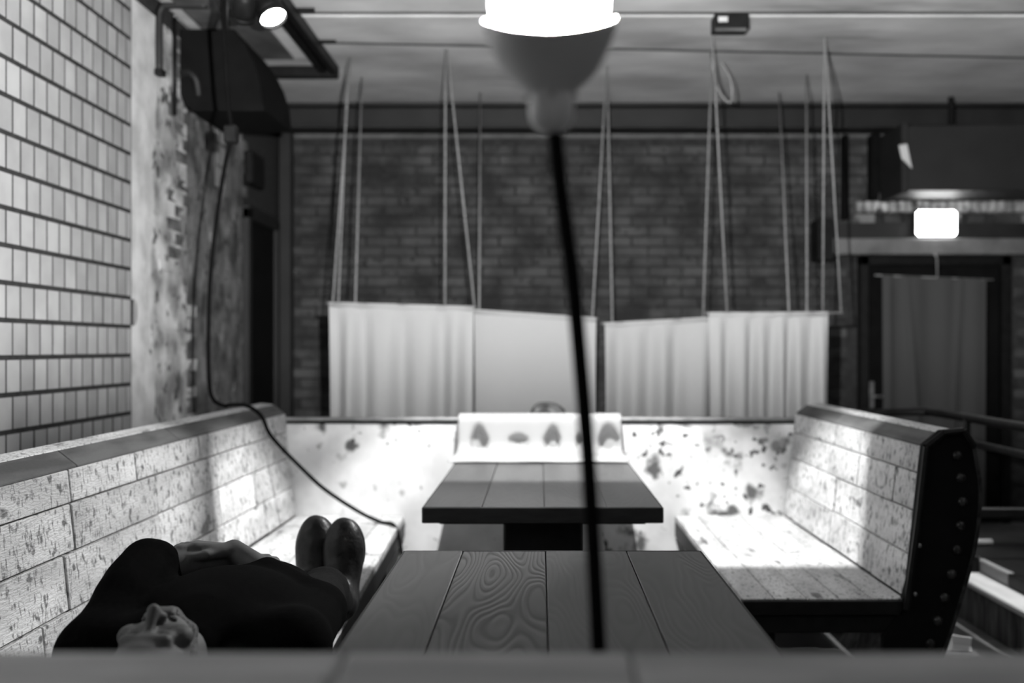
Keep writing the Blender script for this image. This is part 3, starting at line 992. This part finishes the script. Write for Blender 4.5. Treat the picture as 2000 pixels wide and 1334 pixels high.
t = empty('air_duct', (3.2, 7.7, 2.39), 'big dark grey boxed duct hanging over the lit sign', 'duct')
hexobj('casing', [(2.53, 7.6, 2.40), (3.9, 7.6, 2.40), (3.9, 8.05, 2.40), (2.53, 8.05, 2.40), (2.53, 7.6, 2.845), (3.9, 7.6, 2.87), (3.9, 8.05, 2.87), (2.53, 8.05, 2.845)], M['duct'], t, 0.006)
box('flange', 2.49, 2.535, 7.58, 8.07, 2.38, 2.86, M['beam'], t, 0.004)
box('hanger', 2.9, 2.93, 7.8, 7.83, 2.84, CEIL - 0.008, M['black'], t)
tag(tube('steel_pipe', [(2.50, 8.12, 2.435), (3.95, 8.12, 2.445)], 0.022, M['pipe'], None, 16), 'bright galvanised pipe running along the wall under the duct', 'pipe')
tag(tube('thin_pipe', [(2.72, 8.14, 2.497), (3.95, 8.14, 2.535)], 0.012, M['pipe'], None, 12), 'thin metal pipe just above the thicker galvanised pipe', 'pipe')
t = empty('wall_post', (2.36, 8.2, 2.4), 'black vertical channel on the bricks next to the duct', 'post')
box('channel', 2.46, 2.52, 8.16, 8.287, 2.42, 2.90, M['black_matt'], t, 0.004)
box('cheek', 2.26, 2.30, 8.2, 8.287, 2.27, 2.90, M['black_matt'], t, 0.004)
q = P(1770, 300, 7.55)
o = hexobj('paper_tag', [(q.x - 0.025, 7.565, q.z - 0.03), (q.x + 0.045, 7.565, q.z - 0.10), (q.x + 0.045, 7.572, q.z - 0.10), (q.x - 0.025, 7.572, q.z - 0.03),
                         (q.x - 0.045, 7.565, q.z + 0.06), (q.x + 0.01, 7.565, q.z + 0.07), (q.x + 0.01, 7.572, q.z + 0.07), (q.x - 0.045, 7.572, q.z + 0.06)], M['step'])
tag(o, 'small pale tag stuck askew on the corner of the dark duct', 'tag')

# ceiling junction box
a = on_ceil(1393, 17)
t = empty('junction_box', (1.02, 5.95, CEIL - 0.1), 'small black box with a pale lower edge screwed to the ceiling', 'box')
box('case', 0.93, 1.115, 5.87, 6.0, CEIL - 0.085, CEIL - 0.004, M['black'], t, 0.004)
box('cover_edge', 0.932, 1.10, 5.862, 5.90, CEIL - 0.098, CEIL - 0.083, M['panel'], t, 0.003)
box('sticker', 0.95, 1.0, 5.867, 5.871, CEIL - 0.05, CEIL - 0.022, M['step'], t)

# ================================================================ LEFT: HOOD, HATCH, SPOTS, CABLE
t = empty('hood', (-1.75, 6.3, 2.6), 'big black rounded box mounted high on the left wall', 'box')
poly = [(-1.965, 3.05), (-1.67, 3.05), (-1.61, 2.97), (-1.56, 2.87), (-1.525, 2.76), (-1.51, 2.62), (-1.93, 2.62), (-1.965, 2.70)]
extrude_poly('body', poly, 6.0, 6.7, M['black_matt'], t, 0.006)
extrude_poly('front_rim', [(-1.90, 2.60), (-1.50, 2.60), (-1.51, 2.64), (-1.90, 2.64)], 5.985, 6.02, M['black_matt'], t)
tube('elbow', smooth_path([(-1.94, 5.97, 2.80), (-1.90, 5.95, 2.80), (-1.86, 5.95, 2.76), (-1.855, 5.98, 2.68)], 5), 0.02, M['beam'], t)
t = empty('conduit', (-1.95, 5.6, 2.7), 'dark pipe bent down the left wall from the ceiling edge beside the black box', 'pipe')
tube('pipe', smooth_path([(-1.70, 5.62, 3.06), (-1.90, 5.62, 3.06), (-1.935, 5.62, 3.04), (-1.945, 5.62, 2.98), (-1.945, 5.62, 2.72)], 5), 0.02, M['beam'], t)
box('clip', -1.968, -1.92, 5.59, 5.65, 2.70, 2.73, M['black'], t)
tag(tube('thin_conduit', [(-1.945, 5.86, 3.07), (-1.945, 5.86, 2.55)], 0.012, M['black'], None), 'thin straight black conduit on the wall next to the black box', 'pipe')

t = empty('ceiling_hatch', (-1.6, 6.2, CEIL), 'ceiling hatch with a double black steel frame and a grey panel', 'hatch')
xr_ = -1.27
box('outer_rail', xr_ - 0.04, xr_, 4.9, 6.93, CEIL - 0.08, CEIL - 0.014, M['black'], t, 0.003)
box('inner_rail', xr_ - 0.11, xr_ - 0.07, 4.9, 6.9, CEIL - 0.07, CEIL - 0.014, M['black'], t, 0.003)
box('outer_rail', -1.95, xr_, 6.89, 6.95, CEIL - 0.09, CEIL - 0.014, M['black'], t, 0.003)
box('panel_border', -1.93, xr_ - 0.12, 5.0, 6.86, CEIL - 0.03, CEIL - 0.014, M['concrete'], t, 0.003)
box('panel', -1.85, xr_ - 0.22, 5.0, 6.66, CEIL - 0.045, CEIL - 0.028, M['panel'], t, 0.003)
for yy in (5.75, 6.35):
    box('bracket', xr_ - 0.02, xr_ + 0.09, yy, yy + 0.02, CEIL - 0.03, CEIL - 0.012, M['black'], t)


def look_rot(dirv):
    return Vector(dirv).normalized().to_track_quat('-Z', 'Y').to_euler()


# bracket pole for the two spots
YS = 5.15
sx = P(440, 20, YS).x + 0.01
t = empty('spot_pole', (sx, YS, CEIL), 'thin black ceiling pole with a curled bracket carrying the two small spots', 'pole')
tube('pole', [(sx, YS, CEIL - 0.005), (sx, YS, 2.80)], 0.011, M['black'], t)
tube('bracket', smooth_path([(sx, YS, 3.0), (sx - 0.05, YS - 0.01, 2.96), (sx - 0.03, YS, 2.89), (sx, YS, 2.885), (sx + 0.06, YS, 2.89)], 5), 0.008, M['black'], t)


def small_spot(name, label, c, ax, r, ln, lit):
    c = Vector(c); ax = Vector(ax).normalized()
    t = empty(name, c, label, 'spotlight')
    lathe('can', [(0.0, -ln), (r * 0.6, -ln), (r * 0.9, -ln * 0.8), (r, -ln * 0.35), (r, 0.0), (r * 0.93, 0.0), (r * 0.9, -0.03)], c, ax, M['black'], t, 28)
    lathe('bezel', [(r * 0.93, -0.01), (r * 1.05, -0.01), (r * 1.05, 0.012), (r * 0.93, 0.012), (r * 0.93, -0.01)], c, ax, M['black'], t, 28)
    lathe('lens', [(0.0, -0.002), (r * 0.6, -0.004), (r * 0.93, -0.008), (r * 0.93, -0.02), (0.0, -0.02)], c, ax, M['lens'] if lit else M['black'], t, 28)
    return t


c1 = P(533, 33, YS)
small_spot('spotlight', 'small black can spotlight with its lens shining, under the ceiling hatch', c1, (0.42, -0.35, -0.8), 0.066, 0.15, True)
c2 = P(474, 34, YS - 0.03)
small_spot('spotlight', 'small black can spotlight pointing away unlit, next to the shining one', c2 + Vector((0, 0.0, 0.01)), (-0.3, 0.75, -0.55), 0.055, 0.13, False)
ld = bpy.data.lights.new('spot_beam', 'SPOT')
ld.energy = SPOT_B; ld.spot_size = math.radians(46); ld.spot_blend = 0.5; ld.shadow_soft_size = 0.05
lo_ = bpy.data.objects.new('spot_beam', ld); COL.objects.link(lo_)
lo_.location = c1 + Vector((0.03, -0.02, -0.05)); lo_.rotation_euler = look_rot(Vector((1.15, 4.35, 0.45)) - lo_.location)

c3 = Vector((1.6, 5.0, 2.985))
aim3 = (Vector((-1.32, 2.95, 0.66)) - c3).normalized()
sp3 = small_spot('spotlight', 'small black can spotlight on the ceiling above the short bench', c3, aim3, 0.06, 0.11, True)
tube('stalk', [c3 - aim3 * 0.08, (c3.x + 0.06, c3.y + 0.05, CEIL - 0.01)], 0.01, M['black'], sp3)
ld = bpy.data.lights.new('cross_beam', 'SPOT')
ld.energy = SPOT_C; ld.spot_size = math.radians(40); ld.spot_blend = 0.6; ld.shadow_soft_size = 0.03
lo_ = bpy.data.objects.new('cross_beam', ld); COL.objects.link(lo_)
lo_.location = c3 + aim3 * 0.03; lo_.rotation_euler = look_rot(aim3)

# spot over the far table, its flap cutting the beam towards the camera
ax_, ay_, az_ = 0.05, 4.66, 3.0
t = empty('downlight', (ax_, ay_, CEIL), 'black box downlight with a flap, on the ceiling above the cloth-covered table', 'spotlight')
box('case_back', ax_ - 0.1, ax_ + 0.1, ay_ - 0.019, ay_ + 0.1, CEIL - 0.03, CEIL - 0.014, M['black'], t)
box('flap', ax_ - 0.16, ax_ + 0.16, ay_ - 0.025, ay_ - 0.020, CEIL - 0.34, CEIL - 0.014, M['black_matt'], t)
for q in (-0.105, 0.1):
    box('case_side', ax_ + q, ax_ + q + 0.005, ay_ - 0.019, ay_ + 0.1, CEIL - 0.09, CEIL - 0.014, M['black_matt'], t)
box('case_rear', ax_ - 0.1, ax_ + 0.1, ay_ + 0.1, ay_ + 0.105, CEIL - 0.06, CEIL - 0.014, M['black_matt'], t)
lathe('bulb', [(0.0, -0.02), (0.02, -0.02), (0.025, 0.0), (0.018, 0.02), (0.0, 0.024)], (ax_, ay_, az_ + 0.05), (0, 0, -1), M['lens'], t, 16)
ld = bpy.data.lights.new('downlight_beam', 'SPOT')
ld.energy = SPOT_A; ld.spot_size = math.radians(72); ld.spot_blend = 0.25; ld.shadow_soft_size = 0.007
lo_ = bpy.data.objects.new('downlight_beam', ld); COL.objects.link(lo_)
lo_.location = (ax_, ay_, az_); lo_.rotation_euler = look_rot((0.0, 0.02, -1))

# downlight over the platform at the right
t = empty('downlight', (2.6, 4.9, CEIL), 'round black downlight on the ceiling above the steel platform', 'spotlight')
lathe('can', [(0.0, 0.0), (0.06, 0.0), (0.06, 0.11), (0.054, 0.11), (0.052, 0.02), (0.0, 0.02)], (2.6, 4.9, CEIL - 0.013), (0, 0, -1), M['black'], t, 24)
lathe('bulb', [(0.0, 0.025), (0.03, 0.025), (0.03, 0.04), (0.0, 0.05)], (2.6, 4.9, CEIL - 0.013), (0, 0, -1), M['lens'], t, 16)
ld = bpy.data.lights.new('platform_beam', 'SPOT')
ld.energy = SPOT_D; ld.spot_size = math.radians(44); ld.spot_blend = 0.4; ld.shadow_soft_size = 0.03
lo_ = bpy.data.objects.new('platform_beam', ld); COL.objects.link(lo_)
lo_.location = (2.6, 4.9, CEIL - 0.125); lo_.rotation_euler = look_rot((-0.22, 0.0, -1))

# socket on the cable and a dark box on the wall
tag(box('wall_box', XW + 0.012, XW + 0.07, 7.28, 7.60, 2.40, 2.62, M['black'], None, 0.01), 'dark box on the brick wall above the black doorway', 'box')
cab = [(434, -30, 5.08), (437, 60, 5.09), (446, 200, 5.13), (452, 262, 5.17), (440, 320, 5.18), (424, 420, 5.2), (411, 540, 5.2), (407, 660, 5.2), (409, 750, 5.2), (418, 782, 5.2), (440, 793, 5.2)]
pts = [P(*c) for c in cab]
pts[0].z = CEIL - 0.01
pts += [Vector((-1.475, 5.22, 1.040)), Vector((-1.40, 5.25, 1.036)), Vector((-1.335, 5.27, 0.985)), Vector((-1.29, 5.30, 0.88))]
pts += [P(*c) for c in [(600, 925, 5.36), (640, 960, 5.42), (700, 999, 5.5)]]
pts += [Vector((-0.80, 5.50, SEAT + 0.012)), Vector((-0.715, 5.40, SEAT + 0.008)), Vector((-0.672, 5.33, 0.33)), Vector((-0.64, 5.2, 0.15)), Vector((-0.62, 5.0, 0.012)), Vector((-0.5, 4.7, 0.008))]
t = empty('power_cable', (sx, 5.15, CEIL), 'black power cable hanging from the ceiling and draped over the left bench', 'cable')
tube('cord', smooth_path(pts, 8), 0.0095, M['lampblack'], t, 10)
q = P(452, 262, 5.17)
box('inline_socket', q.x - 0.03, q.x + 0.03, 5.14, 5.20, q.z - 0.045, q.z + 0.04, M['black'], t, 0.008)

# ================================================================ GOOSENECK LAMP
DL = 1.15
t = empty('gooseneck_lamp', P(1170, 1290, DL), 'lit gooseneck lamp with an enamel cup shade and black stem, fixed to the bench back', 'lamp')
stem = [P(1176, 1420, DL), P(1172, 1330, DL), P(1168, 1240, DL), P(1155, 1000, DL), P(1143, 820, DL), P(1120, 560, DL), P(1104, 440, DL), P(1090, 330, DL), P(1084, 262, DL)]
tube('stem', smooth_path(stem, 8), 0.0084, M['lampblack'], t, 14)
b_ = P(1176, 1420, DL)
box('clamp', b_.x - 0.02, b_.x + 0.02, 1.044, DL + 0.012, b_.z - 0.035, b_.z + 0.005, M['black'], t, 0.004)
tilt = math.radians(0.5)
axl = Vector((-0.02, -math.sin(tilt), math.cos(tilt))).normalized()
px2m = DL / F
c0 = P(1078, 262, DL)        # bottom of the collar
RIMPY = 40
def h_at(py): return (262 - py) * px2m
collar = [(0.0, 0.0), (0.008, 0.0), (0.016, 0.004), (0.0225, 0.013), (0.0238, 0.022), (0.0238, 0.034), (0.0225, 0.040)]
lathe('collar', collar, c0, axl, M['shade'], t, 28)
cup_o = [(0.0225, h_at(188)), (0.028, h_at(177)), (0.0455, h_at(148)), (0.0575, h_at(116)), (0.0655, h_at(80)), (0.0690, h_at(58)), (0.0700, h_at(RIMPY))]
cup_i = [(r - 0.002, h + 0.001) for r, h in cup_o[::-1]]
cup = lathe('cup_shade', cup_o + cup_i, c0, axl, M['shade'], t, 48)
for v in cup.data.vertices:          # lip scooped on the near side, shaped after the bulb's bloom
    r_ = Vector(v.co) - c0
    hh = r_.dot(axl)
    f = max(0.0, -r_.y / 0.07)
    v.co -= axl * (0.030 * f ** 1.3 * max(0.0, (hh - h_at(130)) / (h_at(RIMPY) - h_at(130))))
side = axl.cross(Vector((0, 1, 0))).normalized()
fwd = axl.cross(side).normalized()
for k in range(4):
    a = math.pi / 2 * k
    dv = side * math.cos(a) + fwd * math.sin(a)
    lathe('screw', [(0.004, -0.003), (0.004, 0.002), (0.0, 0.004)], c0 + axl * h_at(190) + dv * 0.0245, dv, M['pipe'], t, 10)
rim_h = h_at(RIMPY)
R = 0.062
lathe('socket', [(0.0, h_at(186)), (0.018, h_at(186)), (0.018, rim_h - 0.03), (0.0, rim_h - 0.03)], c0, axl, M['shade'], t, 16)
prof = [(R * math.sin(math.pi * k / 20), rim_h + 0.018 - R * math.cos(math.pi * k / 20)) for k in range(21)]
prof[0] = (0.0, prof[0][1]); prof[-1] = (0.0, prof[-1][1])
lathe('bulb_glass', prof, c0, axl, M['globe'], t, 32)
ch = rim_h + 0.0125 + 0.064 * math.tan(math.radians(25))
lathe('added_light_block', [(0.0, ch), (0.064, ch), (0.058, ch + 0.014), (0.036, ch + 0.044), (0.0, ch + 0.058)], c0, axl, M['shade'], t, 32)  # added unseen cap, stops the lamp's light reaching the ceiling overhead
ld = bpy.data.lights.new('lamp_light', 'POINT')
ld.energy = LAMP_W; ld.shadow_soft_size = 0.006
lo_ = bpy.data.objects.new('lamp_light', ld); COL.objects.link(lo_)
lo_.location = c0 + axl * (rim_h + 0.0098)

# ================================================================ RAILING, PLATFORM, STEP (right)
t = empty('railing', (2.13, 5.3, 0), 'black metal railing with several bars behind the short bench', 'railing')
tube('top_rail', smooth_path([(1.62, 6.02, 0.955), (1.80, 6.01, 0.955), (2.05, 6.0, 0.963), (2.12, 5.9, 0.962), (2.13, 5.4, 0.962), (2.13, 3.6, 0.962)], 5), 0.022, M['black'], t, 10)
tube('middle_rail', [(2.13, 5.55, 0.842), (2.13, 3.6, 0.842)], 0.017, M['steel'], t, 10)
box('cross_bar', 2.06, 2.9, 5.40, 5.44, 0.475, 0.525, M['black'], t, 0.006)
for y_, h_ in ((5.47, 0.955), (3.65, 0.955)):
    tube('post', [(2.12, y_, 0.285 if y_ > 4 else 0.285), (2.12, y_, h_)], 0.018, M['black'], t, 10)
tube('post', [(1.66, 6.02, 0.0), (1.66, 6.02, 0.95)], 0.018, M['black'], t, 10)
t = empty('step_block', (2.4, 4.9, 0), 'pale wooden step with dark boarded sides beside the railing', 'step')
box('top', 2.03, 3.6, 3.4, 5.95, 0.175, 0.205, M['step'], t, 0.006)
y = 3.42
while y < 5.9:
    box('side_board', 2.045, 2.065, y, y + 0.058, 0.0, 0.175, M['step_side'], t, 0.003)
    y += 0.062
box('core', 2.066, 3.6, 3.42, 5.93, 0.0, 0.174, M['black_matt'], t)
t = empty('platform', (2.7, 4.9, 0.2), 'black steel platform plate lying on the pale step', 'platform')
box('plate', 2.20, 3.6, 3.4, 5.93, 0.206, 0.262, M['black'], t, 0.004)
box('edge_strip', 2.165, 2.2, 5.1, 5.90, 0.206, 0.268, M['cap'], t, 0.004)
box('edge_strip', 2.165, 2.2, 3.4, 5.095, 0.206, 0.268, M['black'], t, 0.004)
box('post_plate', 2.08, 2.164, 5.42, 5.52, 0.206, 0.284, M['black'], t, 0.003)
box('post_plate', 2.08, 2.164, 3.60, 3.70, 0.206, 0.284, M['black'], t, 0.003)
q = P(1905, 1072, 5.85)
tag(tube('white_tube', [(q.x - 0.005, 5.85, 0.280), (q.x, 5.85, 0.280), (q.x + 0.085, 5.85, 0.280), (q.x + 0.09, 5.85, 0.280)], [0.012, 0.017, 0.017, 0.012], M['paper'], None, 14), 'short white tube lying on the black platform', 'tube')
# folded white card on the floor
bm = bmesh.new()
q = P(1876, 1262, 4.75)
x0, x1 = q.x - 0.038, q.x + 0.042
pr = [(4.75, 0.001), (4.765, 0.028), (4.752, 0.066)]
G = []
for (yy, zz) in pr:
    G.append([bm.verts.new((x0 + (0.012 if zz < 0.03 and zz > 0.01 else 0), yy, zz + 0.008)), bm.verts.new((x1, yy - 0.02, zz))])
for a, b in zip(G, G[1:]):
    bm.faces.new((a[0], a[1], b[1], b[0]))
o = from_bm('folded_card', bm, M['paper'])
sm = o.modifiers.new('thick', 'SOLIDIFY'); sm.thickness = 0.004
tag(o, 'small folded white card standing on the floor next to the pale step', 'card')

# ================================================================ PERSON lying on the long bench
X0 = -0.70
t = empty('person', (X0, 2.7, SEAT), 'person in black knit, dark trousers and leather boots lying asleep on the bench', 'person')
H = Vector((-0.718, 2.03, 0.703))


HT = math.radians(18)        # head tipped back, chin up


def hp_(x, y, z): return (H.x + x, H.y + y * math.cos(HT) - z * math.sin(HT), H.z + y * math.sin(HT) + z * math.cos(HT))


SL, SR = (-0.92, 2.28, 0.675), (-0.515, 2.28, 0.69)
EL, ER = (-0.905, 2.54, 0.808), (-0.515, 2.56, 0.70)
WL, WR = (-0.735, 2.66, 0.800), (-0.735, 2.64, 0.824)
head = [
    ('ell', hp_(0, -0.02, -0.005), (0.076, 0.098, 0.095)), ('ell', hp_(0, 0.06, 0.012), (0.062, 0.085, 0.072)),
    ('ell', hp_(0, 0.125, 0.035), (0.028, 0.022, 0.025)), ('cap', hp_(-0.036, -0.004, 0.080), hp_(0.036, -0.004, 0.080), 0.012, 0.012),
    ('ell', hp_(-0.046, 0.045, 0.058), (0.024, 0.028, 0.022)), ('ell', hp_(0.046, 0.045, 0.058), (0.024, 0.028, 0.022)),
]
sock = [('ell', hp_(-0.032, 0.018, 0.098), (0.022, 0.013, 0.014), 0.012, 'sub'), ('ell', hp_(0.032, 0.018, 0.098), (0.022, 0.013, 0.014), 0.012, 'sub')]
feat = [
    ('ell', hp_(-0.032, 0.018, 0.074), (0.014, 0.012, 0.012)), ('ell', hp_(0.032, 0.018, 0.074), (0.014, 0.012, 0.012)),
    ('cap', hp_(0, 0.008, 0.080), hp_(0, 0.052, 0.110), 0.008, 0.012), ('ell', hp_(-0.013, 0.056, 0.094), (0.009, 0.011, 0.009)), ('ell', hp_(0.013, 0.056, 0.094), (0.009, 0.011, 0.009)),
    ('cap', hp_(-0.02, 0.083, 0.082), hp_(0.02, 0.083, 0.082), 0.008, 0.008), ('cap', hp_(-0.016, 0.097, 0.080), hp_(0.016, 0.097, 0.080), 0.009, 0.009),
    ('ell', hp_(-0.077, 0.03, -0.012), (0.010, 0.030, 0.020)), ('ell', hp_(0.077, 0.03, -0.012), (0.010, 0.030, 0.020)),
]
neck = [('cap', hp_(0, 0.09, -0.03), (X0, 2.27, 0.70), 0.055, 0.058)]
trunk = [
    ('ell', (X0, 2.45, 0.70), (0.17, 0.24, 0.098)), ('ell', (X0, 2.70, 0.67), (0.145, 0.2, 0.090)), ('ell', (X0, 2.84, 0.60), (0.155, 0.14, 0.09)),
    ('cap', SL, SR, 0.058, 0.058),
    ('cap', SL, EL, 0.05, 0.04), ('cap', SR, ER, 0.05, 0.042),
    ('cap', EL, WL, 0.041, 0.027), ('cap', ER, WR, 0.042, 0.027),
]
KL, KR = (-0.78, 3.14, 0.635), (-0.615, 3.13, 0.615)
AL, AR = (-0.735, 3.54, 0.52), (-0.635, 3.47, 0.505)
HL, HR_ = (-0.785, 2.84, 0.60), (-0.615, 2.84, 0.60)
legs = [('cap', HL, KL, 0.075, 0.052), ('cap', HR_, KR, 0.075, 0.052), ('cap', KL, AL, 0.048, 0.038), ('cap', KR, AR, 0.048, 0.038)]


def hand(wrist, dirv, up, thumb_side, spread=0.010):
    """palm and five bent fingers; dirv towards the fingertips, up = back of the hand"""
    d = Vector(dirv).normalized(); u = Vector(up); u = (u - d * u.dot(d)).normalized(); s = d.cross(u) * thumb_side
    w = Vector(wrist)
    pr = []
    for q in (-0.026, -0.009, 0.009, 0.026):
        pr.append(('cap', tuple(w + d * 0.012 + s * q * 0.7), tuple(w + d * 0.085 + s * q * 1.05 + u * 0.004), 0.015, 0.0125))
    for i, (q, ln) in enumerate(((0.030, 0.068), (0.010, 0.078), (-0.011, 0.072), (-0.031, 0.056))):
        a = w + d * 0.088 + s * q + u * 0.004
        b = a + d * ln * 0.45 + s * q * 0.25 - u * 0.004
        c = b + d * ln * 0.32 - u * 0.012
        e = c + d * ln * 0.20 - u * 0.014
        pr += [('cap', tuple(a), tuple(b), 0.0098, 0.0088), ('cap', tuple(b), tuple(c), 0.0088, 0.0078), ('cap', tuple(c), tuple(e), 0.0078, 0.0068)]
    a = w + d * 0.025 + s * 0.026 - u * 0.004
    b = a + d * 0.034 + s * 0.022 - u * 0.006
    c = b + d * 0.030 + s * 0.006 - u * 0.006
    pr += [('cap', tuple(a), tuple(b), 0.014, 0.0105), ('cap', tuple(b), tuple(c), 0.0105, 0.0085)]
    return pr


hands = hand(WL, (0.80, 0.52, -0.26), (0.25, -0.1, 1), 1) + hand(WR, (-0.96, -0.18, 0.10), (0.1, 0.1, 1), -1)
# feet inside the boots keep the body whole
feet = [('cap', AL, (-0.735, 3.575, 0.68), 0.038, 0.03), ('cap', AR, (-0.648, 3.53, 0.66), 0.038, 0.03)]
sdf_obj('body', head + sock + feat + neck + trunk + legs + feet + hands, 0.0052, M['skin'], t, 0.010)

k_s = 0.03
collar_p = [('cap', (X0 - 0.004, 2.215, 0.695), (X0, 2.30, 0.705), 0.066, 0.085)]
mid = lambda a, b, f: tuple(Vector(a).lerp(Vector(b), f))
sweater = [
    ('ell', (X0, 2.45, 0.70), (0.195, 0.255, 0.118)), ('ell', (X0, 2.68, 0.68), (0.165, 0.20, 0.112)),
    ('cap', SL, SR, 0.078, 0.078), ('cap', SL, mid(SL, EL, 0.6), 0.076, 0.066), ('cap', mid(SL, EL, 0.6), EL, 0.066, 0.056), ('cap', EL, mid(EL, WL, 0.10), 0.056, 0.052),
    ('cap', SR, ER, 0.076, 0.060), ('cap', ER, mid(ER, WR, 0.60), 0.058, 0.040),
    ('ell', mid(SL, EL, 0.8), (0.07, 0.06, 0.06)),
] + collar_p
sdf_obj('sweater', sweater, 0.0075, M['sweater'], t, k_s)
trousers = [('ell', (X0, 2.86, 0.605), (0.172, 0.15, 0.105)), ('cap', HL, KL, 0.092, 0.068), ('cap', HR_, KR, 0.092, 0.068),
            ('cap', KL, mid(KL, AL, 0.85), 0.066, 0.052), ('cap', KR, mid(KR, AR, 0.85), 0.066, 0.052)]
sdf_obj('trousers', trousers, 0.0075, M['jeans'], t, 0.025)


def boot(a, x, y, lean):
    def q(dx, dy, z): return (x + dx + lean * (z - 0.45), y + dy, z)
    pr = [('cap', tuple(Vector(a) + Vector((0, -0.07, 0.03))), a, 0.056, 0.054), ('cap', a, q(0, -0.03, 0.60), 0.052, 0.045),
          ('ell', q(0, 0.0, 0.500), (0.044, 0.055, 0.062)), ('ell', q(0, -0.008, 0.658), (0.064, 0.050, 0.110)), ('cap', q(0, 0, 0.50), q(0, 0, 0.66), 0.045, 0.05)]
    b = sdf_obj('boot', pr, 0.006, M['leather'], t, 0.03)
    sdf_obj('sole', [('ell', q(0, 0.046, 0.655), (0.064, 0.014, 0.104)), ('ell', q(0, 0.05, 0.50), (0.046, 0.022, 0.062)), ('cap', q(0, 0.048, 0.5), q(0, 0.048, 0.65), 0.02, 0.02)], 0.006, M['rubber'], b, 0.02)
    return b


boot(AL, -0.738, 3.585, 0.04)
boot(AR, -0.634, 3.535, 0.02)
# hair, beard
sdf_obj('hair', [('ell', hp_(0, -0.045, -0.022), (0.083, 0.086, 0.098)), ('ell', hp_(0, 0.0, -0.05), (0.081, 0.09, 0.06))], 0.006, M['hair'], t, 0.02)
sdf_obj('beard', [('cap', hp_(-0.062, 0.05, 0.012), hp_(-0.04, 0.105, 0.03), 0.013, 0.016), ('cap', hp_(0.062, 0.05, 0.012), hp_(0.04, 0.105, 0.03), 0.013, 0.016),
                  ('cap', hp_(-0.04, 0.105, 0.03), hp_(0, 0.13, 0.045), 0.016, 0.02), ('cap', hp_(0.04, 0.105, 0.03), hp_(0, 0.13, 0.045), 0.016, 0.02),
                  ('cap', hp_(-0.026, 0.074, 0.076), hp_(0.026, 0.074, 0.076), 0.008, 0.008)], 0.005, M['hair'], t, 0.012)
# dark cushion under the shoulders
o = box('seat_cushion', -1.02, -0.50, 1.80, 2.78, SEAT + 0.003, 0.590, M['sweater'], None, 0.04, 4)
tag(o, 'black cushion under the shoulders of the lying person', 'cushion')
